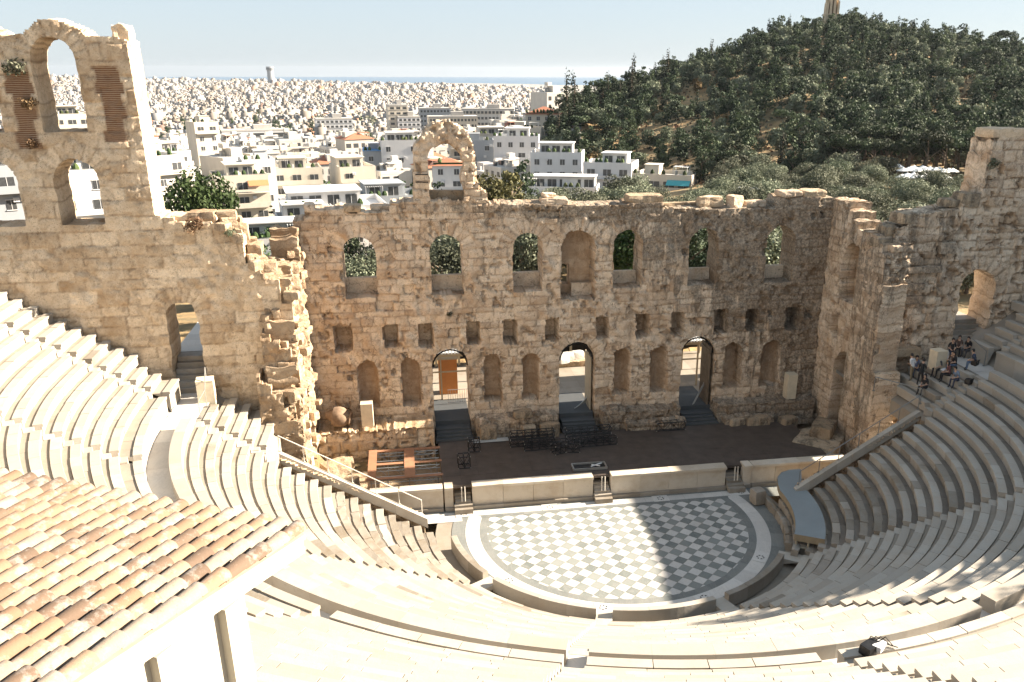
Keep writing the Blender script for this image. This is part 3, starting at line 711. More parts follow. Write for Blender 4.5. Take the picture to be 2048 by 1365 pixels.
# stairs
def stairs(name, label, c, tier):
    t = thing(name, label, 'stairs', (0, 0, 0), group=None)
    mb = MB()
    rng = range(18) if tier == 0 else range(14)
    for k in rng:
        r, z = (RL0+DR*k, ZL0+DZ*k) if tier == 0 else (RU0+DR*k, ZU0+DZU*k)
        dz = DZ if tier == 0 else DZU
        if abs(c) < 91:
            q = math.degrees(.345/r)
            for e in (0, 1):
                rr = r+.35*e; sweep(mb, [(rr, z-dz*(1-.5*e)-.35, 0), (rr, z-dz*.5*(1-e)-.06, 0), (rr+.37, z-dz*.5*(1-e)-.06, 0)], c-q, c+q, rnd.random(), dz=rnd.uniform(-.006, .006))
        else:
            sg = -1 if c < 0 else 1; y0 = 90+(1.92 if tier else .02); y1 = 90+(2.63 if tier else .93)
            if tier == 0 and r < 19.9: continue
            for e in (0, 1):
                rr = r+.35*e; sweep(mb, [(rr, z-dz*(1-.5*e)-.35, 0), (rr, z-dz*.5*(1-e)-.06, 0), (rr+.37, z-dz*.5*(1-e)-.06, 0)], sg*y0, sg*y1, rnd.random())
    if tier == 1 and abs(c) < 91:
        for e in (0, 1, 2):
            rr = 25.75+.32*e; zz = 8.3+.42*(e+1); q = math.degrees(.345/rr)
            sweep(mb, [(rr, zz-.5, 0), (rr, zz, 0), (rr+.36, zz, 0)], c-q, c+q, rnd.random())
    if tier == 0 and abs(c) < 91:
        q = math.degrees(.4/10); sweep(mb, [(10.0, .02, 0), (10.0, .5, 0), (11.4, .5, 0)], c-q, c+q, .9)
    mb.build('steps', [M['marble']], t)
pos = {-94.0: 'far left', -56.0: 'left', -17.1: 'middle', 18.4: 'right of middle', 55.4: 'right', 94.0: 'far right'}
for c in AI: stairs('aisle_stairs', 'narrow marble stair cutting the lower seats, the %s one' % pos[c], c, 0)
for i, c in enumerate(AU):
    near = ['beside the left wing wall', 'at the left above the corridor', 'behind the tiled roof', 'by the white hut corner', 'ending at the grey slab at bottom middle', 'beside the bag on the slab', 'behind the cut parapet end', 'high on the right', 'further up the right side', 'near the people at the right', 'beside the right wing doorway'][i]
    stairs('aisle_stairs', 'narrow marble stair through the upper seats ' + near, c, 1)
# ring wall of the orchestra
gaps = AI[1:5]
edges = [-84]+gaps+[52]
for i, (a0, a1) in enumerate(((-86, -56.0), (-56, -17.1), (-17.1, 18.4), (18.4, 54.5))):
    q = 2.3
    mb = MB(); n = max(2, int((a1-a0)/9)); a0 += q; a1 -= q
    for k in range(n):
        a, b_ = a0+(a1-a0)*(k+.001)/n, a0+(a1-a0)*(k+.999)/n
        sweep(mb, [(10.12, -.02, 0), (10.12, .88, 0), (10.14, .9, 0), (10.46, .9, 0), (10.48, .88, 0), (10.48, .1, 0)], a, b_, rnd.random(), dz=rnd.uniform(-.01, .01))
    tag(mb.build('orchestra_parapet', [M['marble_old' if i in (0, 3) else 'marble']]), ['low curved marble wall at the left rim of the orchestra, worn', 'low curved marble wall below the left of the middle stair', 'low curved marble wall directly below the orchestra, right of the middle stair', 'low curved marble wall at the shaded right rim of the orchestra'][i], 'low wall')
# broken front bench on the right rim
mb = MB()
for (r, z, a0, a1) in ((10.25, .55, 58, 92), (10.7, .95, 56, 90), (11.15, 1.0, 60, 88)):
    n = 6
    for k in range(n):
        if rnd.random() < .12: continue
        a, b_ = a0+(a1-a0)*(k+.01)/n, a0+(a1-a0)*(k+.985)/n
        sweep(mb, [(r, 0, 0), (r, z, 0), (r+.2, z+.02, 0), (r+.42, z-.05, 0), (r+.42, 0, 0)], a, b_, rnd.random(), dz=rnd.uniform(-.1, .04), wear=.05)
tag(mb.build('front_bench', [M['marble_old']]), 'broken curved front bench along the right rim of the orchestra', 'stone bench')
# analemma: sloping coping on a retaining wall, one each side
def rail(parent, pts, h, name='handrail', posts=None, r=.03, mat=None):
    mb = MB(); mb.tube([Vector(p)+Vector((0, 0, h)) for p in pts], r, 6); o = mb.build(name, mat or M['steel'], parent)
    for k in range(posts or len(pts)):
        f = k/(max(1, (posts or len(pts))-1)); a = Vector(pts[0]).lerp(Vector(pts[-1]), f) if len(pts) == 2 else Vector(pts[k])
        b = MB(); b.tube([a-Vector((0, 0, .05)), a+Vector((0, 0, h))], r*.9, 6); b.box(tuple(a+Vector((0, 0, .01))), (.14, .14, .03)); b.build('post', mat or M['steel'], parent)
M['steel'] = plain('grey_steel', (.22, .23, .23), .45, .6, .1)
M['steel_pale'] = plain('pale_painted_rail', (.55, .52, .46), .5, .2, .1)
for s in (-1, 1):
    t = thing('analemma', ('sunlit sloping marble coping with handrail at the left end of the seats' if s < 0 else 'shaded sloping marble coping with grey handrail at the right end of the seats'), 'coping wall', (s*12, 0, 0))
    mb = MB(); p0 = Vector((s*11.7, -.05, 1.66)); p1 = Vector((s*19.8, .3, 6.4)); n = 9
    for k in range(n):
        a = p0.lerp(p1, (k+.002)/n)-Vector((s*12, 0, 0)); b_ = p0.lerp(p1, (k+.998)/n)-Vector((s*12, 0, 0)); wv = Vector((0, .19, 0)); dn = Vector((0, 0, -.62))
        mb.hexa([a-wv+dn, b_-wv+dn, b_+wv+dn, a+wv+dn, a-wv, b_-wv, b_+wv, a+wv][::1], rnd.random())
    mb.build('coping', [M['marble']], t)
    V = []; 
    masonry('retaining_wall', t, M['stone'] if s > 0 else M['stone_dry'], (-s*12, .42, 0), (1, 0, 0), (0, 1, 0), min(s*11.9, s*19.8), max(s*11.9, s*19.8), 0, 6.6, .12, [A('niche', s*18.2, .9, 1.5, 4.6, depth=.5)] if s > 0 else [],
            (lambda u, s=s: 1.55+(np.abs(u)-11.7)*.568), .5, 201+s, .6 if s > 0 else .2, back=False)
    rail(t, [p0-Vector((s*12, -.1, 0))+Vector((s*.3, .05, .17)), p1-Vector((s*12, -.1, 0))+Vector((0, .05, 0))], .95, posts=7, mat=M['steel'] if s > 0 else M['steel_pale'])

# ------------------------------------------------------------------ stage
M['board'] = plain('dark_stage_boards', (.070, .053, .043), .6, 0, .35, 1.2, .1)
M['ply'] = plain('terracotta_panel', (.30, .155, .09), .6, 0, .15)
M['ramp'] = plain('dark_grey_boarding', (.055, .06, .063), .7)
M['truss'] = plain('black_truss', (.012, .012, .013), .45, .3)
M['alu'] = plain('scaffold_tube', (.42, .42, .40), .4, .7, .1)
M['wood'] = plain('orange_wood', (.46, .18, .045), .5, 0, .12)
t = thing('stage_floor', 'dark brown boarded stage platform in shade before the stage wall', 'stage', (0, 7, 1.5))
mb = MB(); 
xs = [-10.55+1.22*k for k in range(23)]
for i in range(len(xs)-1):
    for j, (y0, y1) in enumerate(((4.15, 5.6), (5.6, 7.05), (7.05, 8.5), (8.5, 9.95), (9.95, 11.6))):
        x0, x1 = xs[i], xs[i+1]-.008
        lim = lambda x: min(x, 16.9-.1*(y0-6))
        if x0 > lim(99)-.1: continue
        z = .06+rnd.uniform(-.006, .006); x1 = min(x1, lim(x1))
        mb.hexa([(x0, y0-7, -.12), (x1, y0-7, -.12), (x1, y1-7.008, -.12), (x0, y1-7.008, -.12), (x0, y0-7, z), (x1, y0-7, z), (x1, y1-7.008, z), (x0, y1-7.008, z)], rnd.random())
mb.build('deck', [M['board']], t)
for (x, y) in ((3.3, -2.55), (7.0, -2.5)):
    b = MB(); b.box((x, y, .09), (2.3, .1, .05), R(1)); b.build('edge_strip', M['wood'], t)
mb = MB(); mb.poly([(-19, 4.25, .35), (20, 4.25, .35), (20, 13.6, .35), (-19, 13.6, .35)], .2)
tag(mb.build('ground', M['block']), kind='structure')
# front wall of the stage
t = thing('stage_front_wall', 'long low marble-faced stage front with three small stair recesses', 'low wall', (0, 3.8, 0))
segs = [(-15.2, -13.4, 1), (-13.35, -10.6, 0), (-10.5, -9.95, 2), (-8.72, -.72, 0), (.5, 8.5, 0), (9.72, 10.3, 2), (10.35, 17.2, 1)]
for (x0, x1, kd) in segs:
    mb = MB(); n = max(1, int((x1-x0)/1.7))
    for k in range(n):
        a, b_ = x0+(x1-x0)*k/n+.006, x0+(x1-x0)*(k+1)/n-.006
        mb.box(((a+b_)/2, .3 if kd < 2 else .2, .8), (b_-a, .5, 1.42), tone=rnd.random(), jit=.012)
        mb.box(((a+b_)/2, .22, 1.61), (b_-a, .8 if kd < 2 else .9, .17), tone=rnd.random(), jit=.01, m=0)
        mb.box(((a+b_)/2, .2, .12), (b_-a, .75, .26), tone=rnd.random(), jit=.01, m=1)
    mb.build('front_panel', [M['stage_marble'], M['marble_foot']], t)
for x in (-9.33, -.11, 9.1):
    st = thing('stage_stair', {-9.33: 'little marble stair of the stage front at its left end', -.11: 'little marble stair in the middle of the stage front', 9.1: 'little marble stair of the stage front at its right end'}[x], 'stairs', (x, 3.6, 0))
    mb = MB()
    for k in range(5):
        y = -.55+.3*k; mb.box((0, y+.2, .16*(k+1)+.02), (1.16 if k < 2 else 1.02, .42, .32 if k else .34), tone=rnd.random(), jit=.015)
    mb.build('steps', [M['marble_old']], st)
    for dx in (-.09, .12):
        b = MB(); b.tube([(dx, -.1, .72), (dx, -.08, 1.75)], .035, 6); b.build('rail_post', M['steel_pale'], st)
# masonry podium blocks along the foot of the stage wall
def podium(label, x0, x1, y0, z0, z1, d, seed, gr=.6, mat='stone'):
    t = thing('wall_podium', label, 'stone ledge', ((x0+x1)/2, y0, z0)); cx = (x0+x1)/2
    masonry('front', t, M[mat], (-cx, 0, -z0), (1, 0, 0), (0, -1, 0), x0, x1, z0, z1, .1, [], lin([(x0+(x1-x0)*k/6, z1-.25*rnd.random()) for k in range(7)]), d, seed, gr, relief=1.4, course=(.55, .8))
    return t
podium('waist-high rubble ledge left of the stage under the leaning jar', -18.9, -10.8, 11.15, .4, 3.05, 2.2, 301, .35, 'stone_dry')
podium('broken stone ledge between the left and middle doorways', -7.7, -1.7, 11.9, .9, 3.0, 1.3, 303, .6)
podium('dark weathered stone ledge between the middle and right doorways', 1.75, 7.75, 11.95, .9, 3.0, 1.3, 305, .85)
podium('dark stone ledge right of the right doorway', 10.75, 18.6, 11.95, .9, 3.05, 1.3, 307, .85)
podium('low stone base course before the middle right ledge', 3.4, 8.0, 11.1, .9, 2.3, .85, 309, .8)
podium('low stone base course before the far right ledge', 11.1, 15.0, 11.1, .9, 2.2, .85, 311, .8)
bl = 'loose squared stone block '
for i, (x, y, z, dx, dy, dz, rz, lb) in enumerate(((-4.3, 11.9, 3.2, 1.4, .8, .5, .1, 'lying on the ledge left of the middle doorway'), (-6.9, 11.4, 2.0, 1.2, .8, 1.2, 0, 'beside the left doorway jamb'), (-3.9, 11.4, 1.9, 1.0, .7, 1.0, .05, 'under the ledge left of the middle doorway'), (-2.4, 11.4, 2.0, 1.5, .8, 1.1, 0, 'next to the middle doorway steps'),
        (12.0, 11.2, 1.6, 1.2, .8, .9, .2, 'at the left end of the right base course'), (16.0, 10.9, 1.5, 1.3, 1.0, 1.0, .3, 'in the right corner of the stage'), (17.6, 8.2, 1.9, 2.3, 1.5, 1.2, .9, 'large, resting on the broad slab in the right stage corner'), (17.0, 7.5, 1.1, 3.6, 3.2, 1.1, .85, 'broad and flat, under a large block in the right stage corner'), (13.6, 11.0, 1.7, 1.9, .8, .9, 0, 'in the dark row before the right ledge'), (-17.6, 8.6, 1.2, 1.9, 1.2, 1.3, .5, 'in the rubble corner left of the stage'), (-16.6, 7.0, .9, 1.0, .9, .9, .9, 'fallen beside the left coping wall'), (-17.2, 10.2, .9, 1.4, .8, .8, .1, 'against the left ledge in the pit'))):
    rock('stone_block', None, M['block'], (x, y, z), (dx, dy, dz), 400+i, rz, rnd.random(), .55 if x > -8 else .1, .2, bl+lb, 'stone block')
# steps up to the doors
for x, lb in ((-9.35, 'left'), (0, 'middle'), (9.35, 'right')):
    t = thing('doorway_steps', 'dark grey steps climbing into the %s doorway of the stage wall' % lb, 'stairs', (x, 12.4, 1.5)); mb = MB()
    for k in range(4): mb.box((0, -.75+.38*k+1.0, .13*k+.05), (2.5+.2*(k == 0), 2.4, .26), tone=.3)
    mb.box((0, 3.2, .45), (2.6, 4.4, .9), tone=.3)
    mb.build('steps', [M['ramp']], t)
# ------------------------------------------------------------------ terrain, sea
TC = [-900, 0, 250, 600, 900, 1060, 1108, 1150, 1250, 1340, 1450, 1520, 1600, 1680, 1800, 1900, 2048, 2500, 3200]
TD = [0, 70, 90, 130, 170, 215, 260, 320, 380, 430, 500, 650, 1000, 1700, 2600, 3500, 4500, 6000, 9000]
city = lambda e: [2.3, 2.3, 1.5, -3, -7, -9, -11, -14, -16, -18, -20, -23, -29, -37, -37, -24+e, -40+e, -70, -84]
TZ = {-900: city(30), 0: city(24), 250: city(8), 600: city(-1), 900: [2.3, 2.6, 2.8, 1.5, -3]+city(-14)[5:],
      1060: [2.3, 2.8, 4.4, 4.6, 0, -5, -7, -8, -8, -9, -12, -18, -28, -42, -52, -58, -62, -76, -84],
      1108: [2.3, 2.8, 4.6, 4.8, 1, -5, -5, 4, 6, 2, -8, -16, -30, -50, -60, -65, -70, -78, -84],
      1150: [2.3, 2.8, 4.6, 4.8, 1, -5, -2, 10, 14, 9, 0, -14, -30, -50, -60, -65, -70, -78, -84],
      1250: [2.3, 2.8, 4.8, 5, 2, -4, 0, 8, 17, 14, 5, -10, -30, -50, -60, -65, -70, -78, -84],
      1340: [2.3, 2.8, 4.8, 5, 3, 0, 2, 12, 23.5, 23, 10, -5, -30, -50, -60, -65, -70, -78, -84],
      1450: [2.3, 2.3, 3, 3, 3, 3.5, 5, 14, 26.5, 31, 20, 0, -30, -50, -60, -65, -70, -78, -84],
      1520: [2.3, 2.3, 3, 3, 3, 4.5, 7, 17, 31, 39, 27, 5, -30, -50, -60, -65, -70, -78, -84],
      1600: [2.3, 2.3, 3, 3, 3.2, 5, 8, 19, 33, 42, 32, 10, -30, -50, -60, -65, -70, -78, -84],
      1680: [2.3, 2.3, 3, 3, 3.5, 5, 9, 20, 34, 44, 34, 10, -30, -50, -60, -65, -70, -78, -84],
      1800: [2.3, 2.3, 3, 3, 3.8, 6.5, 9, 20, 33, 38.5, 32, 10, -30, -50, -60, -65, -70, -78, -84],
      1900: [2.3, 2.3, 3, 3, 4.5, 6.5, 9, 19, 30, 34.5, 30, 10, -30, -50, -60, -65, -70, -78, -84],
      2048: [2.3, 2.3, 3, 3, 4, 5, 9, 18, 28, 31.5, 27, 8, -30, -50, -60, -65, -70, -78, -84],
      2500: [2.3, 2.3, 3, 3, 4, 5, 9, 16, 27, 30, 25, 5, -30, -50, -60, -65, -70, -78, -84],
      3200: [2.3, 2.3, 3, 3, 4, 5, 8, 12, 18, 20, 16, 0, -30, -50, -60, -65, -70, -78, -84]}
TAZ = np.array([az_of(c) for c in TC]); TGRID = np.array([TZ[c] for c in TC]); TDA = np.array(TD, float)
def terr(x, y):
    x = np.asarray(x, float); y = np.asarray(y, float)
    dx, dy = x-CAMP.x, y-CAMP.y; D = np.hypot(dx, dy); a = np.arctan2(dx, dy)
    # interpolate between the azimuth columns with smoothstep, along distance linearly
    ia = np.clip(np.searchsorted(TAZ, a)-1, 0, len(TAZ)-2); fa = np.clip((a-TAZ[ia])/(TAZ[ia+1]-TAZ[ia]), 0, 1)
    jd = np.clip(np.searchsorted(TDA, D)-1, 0, len(TDA)-2); fd = np.clip((D-TDA[jd])/(TDA[jd+1]-TDA[jd]), 0, 1)
    fd = fd*fd*(3-2*fd)*.5+fd*.5
    z = (TGRID[ia, jd]*(1-fd)+TGRID[ia, jd+1]*fd)*(1-fa)+(TGRID[ia+1, jd]*(1-fd)+TGRID[ia+1, jd+1]*fd)*fa
    rough = np.clip((D-120)/200, 0, 1)*np.clip((900-D)/300, 0, 1)
    return z+(fbm(x/22, y/22, 51, 3)-.5)*5*rough
m, t_, b_ = newmat('dry_ground'); co = objco(t_)
g1 = ramp(t_, noise(t_, .06, 6, .65, co), [(.4, 0), (.6, 1)])
c_ = mixc(t_, g1, (.32, .205, .09), (.22, .16, .08)); c_ = mixc(t_, ramp(t_, noise(t_, .35, 6, .7, co), [(.45, 0), (.65, .7)]), c_, (.085, .085, .045))
t_.links.new(c_, b_.inputs['Base Color']); b_.inputs['Roughness'].default_value = .95; bump(t_, b_, noise(t_, .8, 6, .7, co), .8, .4); M['earth'] = m
m, t_, b_ = newmat('city_ground'); co = objco(t_)
c_ = mixc(t_, ramp(t_, noise(t_, .05, 5, .6, co), [(.4, 0), (.6, 1)]), (.20, .185, .165), (.31, .285, .25)); c_ = mixc(t_, ramp(t_, noise(t_, .02, 5, .6, co), [(.55, 0), (.62, 1)]), c_, (.05, .06, .035))
t_.links.new(c_, b_.inputs['Base Color']); b_.inputs['Roughness'].default_value = .9; M['cityground'] = m
az = np.concatenate([np.linspace(-math.pi, R(-35), 24, endpoint=False), np.linspace(R(-35), R(50), 130, endpoint=False), np.linspace(R(50), math.pi, 24)])
ds = np.concatenate([np.array([0, 40, 62]), np.linspace(66, 520, 90), np.geomspace(540, 9000, 40), [11000, 15000]])
AZ, DS = np.meshgrid(az, ds, indexing='ij'); X = CAMP.x+np.sin(AZ)*DS; Y = CAMP.y+np.cos(AZ)*DS; Z = terr(X, Y)
Z = np.where(DS > 9500, -95, Z)
ro = np.hypot(X, Y-2); Z = np.where((Y < 14) & (ro < 58), -2.5, Z)              # under the theatre
Z = np.where((np.abs(X) < 19) & (Y >= 13) & (Y < 30), 1.2, Z)
nA, nD = AZ.shape; idx = np.arange(nA*nD).reshape(nA, nD)
F = np.stack([idx[:-1, :-1].ravel(), idx[1:, :-1].ravel(), idx[1:, 1:].ravel(), idx[:-1, 1:].ravel()], 1)[:, ::-1]
pxc = np.interp(AZ, TAZ, TC)
Fc = (DS[:-1, :-1].ravel() > 150) & ((pxc[:-1, :-1].ravel() < 1150) | (DS[:-1, :-1].ravel() > 800))
me = mesh_np('ground', np.stack([X.ravel(), Y.ravel(), Z.ravel()], 1), F, [M['earth'], M['cityground']], Fc.astype(int), None, True)
tag(link('ground', me), kind='structure')
m, t_, b_ = newmat('sea_water'); b_.inputs['Base Color'].default_value = (.04, .10, .17, 1); b_.inputs['Roughness'].default_value = .35; bump(t_, b_, noise(t_, .01, 5, .6, objco(t_)), .4, 6); M['sea'] = m
V = [(CAMP.x+math.sin(a)*d, CAMP.y+math.cos(a)*d, -80) for d in (4200, 14600) for a in np.linspace(R(-70), R(80), 60)]
F = [(i, 60+i, 61+i, i+1) for i in range(59)]
tag(link('sea', mesh_np('sea', V, F, M['sea'])), kind='structure')
# ------------------------------------------------------------------ rim wall of the theatre (right side, unseen, shaped to throw the afternoon shade)
t = thing('rim_shade_wall', 'unseen outer stone wall round the top of the right-hand seats, shaped to shade them', 'wall', (30, -15, 15.9))
mb = MB()
for k in range(29):
    a, b_ = 26+2.25*k, 26+2.25*(k+1)-.03; h = RIMZ+rnd.uniform(-.12, .12)
    if b_ > 90: a, b_ = min(a, 90), 96.6
    sweep(mb, [(37.0, 15.0, 0), (37.0, h, 0), (37.7, h, 0), (37.7, 15.0, 0)], a, b_, rnd.random())
mb.v = [(x-30, y+15, z-15.9) for x, y, z in mb.v]; mb.build('wall', [M['block']], t)

# ------------------------------------------------------------------ tiled hut at the near rim
m, t_, b_ = newmat('terracotta_tile'); co = objco(t_); tn = attr(t_, 'tone')
c_ = ramp(t_, tn, [(0, (.10, .065, .042)), (.16, (.13, .085, .055)), (.2, (.175, .105, .062)), (.6, (.215, .138, .086)), (.85, (.24, .17, .113)), (1, (.225, .188, .148))])
c_ = mixc(t_, mth(t_, 'MULTIPLY', ramp(t_, noise(t_, 3.5, 6, .75, co), [(.50, 0), (.62, 1)]), .75), c_, (.26, .23, .20))
c_ = mixc(t_, mth(t_, 'MULTIPLY', ramp(t_, noise(t_, 11, 6, .8, co), [(.56, 0), (.66, 1)]), .7), c_, (.16, .115, .085))
t_.links.new(c_, b_.inputs['Base Color']); b_.inputs['Roughness'].default_value = .85; bump(t_, b_, noise(t_, 30, 6, .7, co), .5, .01); M['tile'] = m
M['render'] = plain('white_render', (.36, .335, .28), .85, 0, .05, 2.0, .15)
M['render_edge'] = plain('tan_render_edge', (.50, .38, .24), .85)
HT = Vector((-13.60, -36.24, 21.0)); HE = Vector((-.8835, .4685, 0)); HV = Vector((-.4685, -.8835, 0)); SL = .1094
hut = thing('tiled_hut', 'white rendered hut with a mossy terracotta barrel-tile roof at the bottom left corner', 'hut', (HT.x, HT.y, 15.9))
def hp(e, v, z): return HT+HE*e+HV*v+Vector((0, 0, SL*v+z))-Vector((HT.x, HT.y, 15.9))
mb = MB(); PE, PV = .27, .385
for i in range(30):
    e0 = .06+PE*i; wob = rnd.uniform(-.012, .012)
    for j in range(17):
        v0 = -.02+PV*j+rnd.uniform(-.02, .02)-.1*(i % 2)*0; v1 = v0+PV+.09; tw = rnd.random(); lift = .012*rnd.random()
        if rnd.random() < .06: tw = rnd.random()*.17
        if i < 2 and rnd.random() < .5: tw = .97
        # cover tile: half barrel, wide end down-slope lies over the next
        b = len(mb.v); n = 9; sk = rnd.uniform(-.012, .012)
        for (vv, rw, zz) in ((v0, .118, .075), (v1, .095, .035)):
            for k in range(n):
                an = math.pi*k/(n-1)
                for th in (0, 1):
                    r_ = rw-.016*th
                    mb.v.append(tuple(hp(e0+wob+sk*(vv-v0)+r_*math.cos(an), vv, zz+lift-.055+r_*.95*math.sin(an))))
        q = 2*n
        for k in range(n-1):
            o = b+2*k
            mb.face((o, o+2, o+q+2, o+q), tw, 0); mb.face((o+1, o+q+1, o+q+3, o+3), tw, 0)
            mb.face((o, o+1, o+3, o+2), tw, 0); mb.face((o+q, o+q+2, o+q+3, o+q+1), tw, 0)
        # pan tile between the covers
        b = len(mb.v); n = 5; tp = rnd.random()
        for (vv, zz) in ((v0-.03, .022), (v1-.03, .002)):
            for k in range(n):
                x = -1+2*k/(n-1); mb.v.append(tuple(hp(e0+PE/2+x*.085, vv, zz-.05+.05*x*x)))
        for k in range(n-1): mb.face((b+k, b+k+1, b+n+k+1, b+n+k), tp, 0)
roof = mb.build('roof', [M['tile']], hut, True, 50)
mb = MB(); mb.hexa([hp(-.02, .0, -.14), hp(-.02, 6.6, -.14), hp(8.2, 6.6, -.14), hp(8.2, .0, -.14), hp(-.02, .0, -.065), hp(-.02, 6.6, -.065), hp(8.2, 6.6, -.065), hp(8.2, .0, -.065)], .3)
mb.build('roof_deck', [M['render_edge']], hut)
mb = MB(); mb.hexa([hp(.0, .03, -.34), hp(.0, 6.6, -.34), hp(.22, 6.6, -.34), hp(.22, .03, -.34), hp(.0, .03, -.142), hp(.0, 6.6, -.142), hp(.22, 6.6, -.142), hp(.22, .03, -.142)], .6); mb.build('verge_beam', [M['render']], hut)
mb = MB(); mb.hexa([hp(.23, .03, -.34), hp(.23, .25, -.34), hp(8.2, .25, -.34), hp(8.2, .03, -.34), hp(.23, .03, -.142), hp(.23, .25, -.142), hp(8.2, .25, -.142), hp(8.2, .03, -.142)], .6); mb.build('eave_beam', [M['render']], hut)
def hb(e0, e1, v0, v1, z0, z1):
    P = [HT+HE*e+HV*v-Vector((HT.x, HT.y, 0)) for e, v in ((e0, v0), (e0, v1), (e1, v1), (e1, v0))]
    return [Vector((p.x, p.y, z0-15.9)) for p in P]+[Vector((p.x, p.y, z1-15.9)) for p in P]
VC = 1.28
mb = MB(); mb.hexa(hb(.14, 8.0, VC, 6.6, 14.5, 20.98), .6)
mb.build('wall', [M['render']], hut)
for v0, v1, zt_ in ((VC-.01, VC+.34, 20.78), (2.36, 2.71, 20.9)):
    mb = MB(); mb.hexa(hb(.02, .20, v0, v1, 14.5, zt_), .6); mb.build('pilaster', [M['render']], hut)
# ------------------------------------------------------------------ courtyard behind the stage wall
mb = MB()
for i in range(-11, 12):
    for j in range(7):
        x0, y0 = i*1.5, 15.8+j*1.6; mb.poly([(x0, y0, 2.38), (x0+1.49, y0, 2.38), (x0+1.49, y0+1.59, 2.38), (x0, y0+1.59, 2.38)], rnd.random())
tag(mb.build('pavement', [M['marble_foot']]), kind='structure')
M['canopy'] = plain('white_corrugated_sheet', (.62, .63, .62), .5)
M['frame'] = plain('cream_steel_frame', (.42, .36, .26), .5)
for (cx, lb) in ((-9.0, 'left'), (9.6, 'right')):
    t = thing('canopy', 'white corrugated canopy on steel posts seen through the %s doorway' % lb, 'canopy', (cx, 19.5, 2.4))
    mb = MB()
    for k in range(26):
        x = -3.2+.25*k; mb.hexa([(x, -1.6, 3.75), (x+.13, -1.6, 3.75), (x+.13, 2.6, 4.7), (x, 2.6, 4.7), (x, -1.6, 3.84), (x+.13, -1.6, 3.84), (x+.13, 2.6, 4.79), (x, 2.6, 4.79)], rnd.random())
        mb.hexa([(x+.13, -1.6, 3.72), (x+.25, -1.6, 3.72), (x+.25, 2.6, 4.67), (x+.13, 2.6, 4.67), (x+.13, -1.6, 3.75), (x+.25, -1.6, 3.75), (x+.25, 2.6, 4.70), (x+.13, 2.6, 4.70)], rnd.random())
    mb.build('roof', [M['canopy']], t)
    for x in (-3.1, -.9, 1.4, 3.2):
        for y in (-1.5, 2.5):
            b = MB(); b.box((x, y, 1.9 if y < 0 else 2.3), (.12, .12, 3.8 if y < 0 else 4.6)); b.build('post', [M['frame']], t)
    b = MB(); b.box((0, -1.55, 3.6), (6.5, .14, .2)); b.build('beam', [M['frame']], t)
    b = MB(); b.box((0, -1.6, 2.3), (6.5, .09, .1)); b.build('beam', [M['frame']], t)
t = thing('wooden_booth', 'orange wooden panel booth standing behind the left doorway', 'booth', (-9.3, 19.6, 2.4)); b = MB(); b.box((0, 0, 1.45), (1.45, 1.0, 2.9), tone=.5); b.build('panel', [M['wood']], t); b = MB(); b.box((0, 0, 2.95), (1.6, 1.15, .1)); b.build('lid', [M['frame']], t)
t = thing('fence', 'low metal bar fence across the left doorway', 'fence', (-8.55, 16.9, 2.4))
b = MB()
for k in range(11): b.tube([(-.9+.18*k, 0, .05), (-.9+.18*k, 0, 1.15)], .014, 5)
b.build('bar_panel', [M['alu']], t); b = MB()
for z in (.1, 1.15): b.tube([(-.95, 0, z), (.95, 0, z)], .025, 6)
b.build('rail', [M['alu']], t)
t = thing('gallery', 'dark columned gallery closing the courtyard behind the middle doorway', 'building', (0, 27.6, 2.4))
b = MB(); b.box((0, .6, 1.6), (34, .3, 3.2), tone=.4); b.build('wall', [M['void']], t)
b = MB(); b.box((0, -.4, 3.35), (34, 2.4, .3), tone=.5); b.build('roof', [M['frame']], t)
for k in range(15):
    b = MB(); b.box((-14+2*k, -1.3, 1.6), (.2, .2, 3.2)); b.build('column', [M['frame']], t)
for i, (x, y) in enumerate(((-.6, 24.6), (.5, 24.9), (1.5, 24.7), (2.4, 25.0), (.9, 24.2))):
    rock('stone_block', None, M['tile_white'], (x, y, 3.2), (.95, .8, .75), 500+i, .1*i, .8, 0, .15, 'pale marble block in a row at the back of the courtyard behind the middle doorway', 'stone block', 'marble blocks stored in the courtyard')
t = thing('low_wall', 'rough low wall carrying pale blocks behind the middle doorway', 'wall', (1, 24.5, 2.4)); b = MB()
for k in range(8): b.box((-2.6+.75*k, .2, .22), (.74, 1.0, .45), tone=rnd.random(), jit=.05)
b.build('wall', [M['block']], t)
# arch collar frames fitted in the doorways
for x, lb in ((-9.35, 'left'), (0, 'middle'), (9.35, 'right')):
    t = thing('door_frame', 'dark metal arch frame lining the %s doorway' % lb, 'door frame', (x, 13.6, 2.4)); b = MB()
    pts = [(1.24*math.cos(a), 0, 4.18+1.24*math.sin(a)) for a in np.linspace(0, math.pi, 17)]
    b.tube(pts, .06, 6); b.build('arch_band', [M['truss']], t)
    for yy in (.5, 1.1):
        b = MB(); b.tube([(p[0], yy, p[2]) for p in pts], .05, 6); b.build('arch_band', [M['truss']], t)
t = thing('door_leaf', 'tall brown timber door leaf standing open in the right doorway', 'door', (10.4, 14.4, 2.4)); b = MB()
for k in range(7): b.box((-.0, -.85+.28*k, 2.35), (.1, .27, 4.7), tone=rnd.random(), jit=.01)
M['oldwood'] = plain('old_timber', (.13, .095, .06), .8, 0, .4, 2.0, .3); b.build('board', [M['oldwood']], t); b = MB(); b.box((-.08, 0, 4.3), (.08, 2.0, .3)); b.build('rail', [M['oldwood']], t)
t = thing('door_leaf', 'tall pale timber door leaf standing open in the middle doorway', 'door', (1.18, 14.9, 2.4)); b = MB()
for k in range(7): b.box((0, -.85+.28*k, 2.1), (.1, .27, 4.2), tone=rnd.random(), jit=.01)
b.build('board', [M['frame']], t)
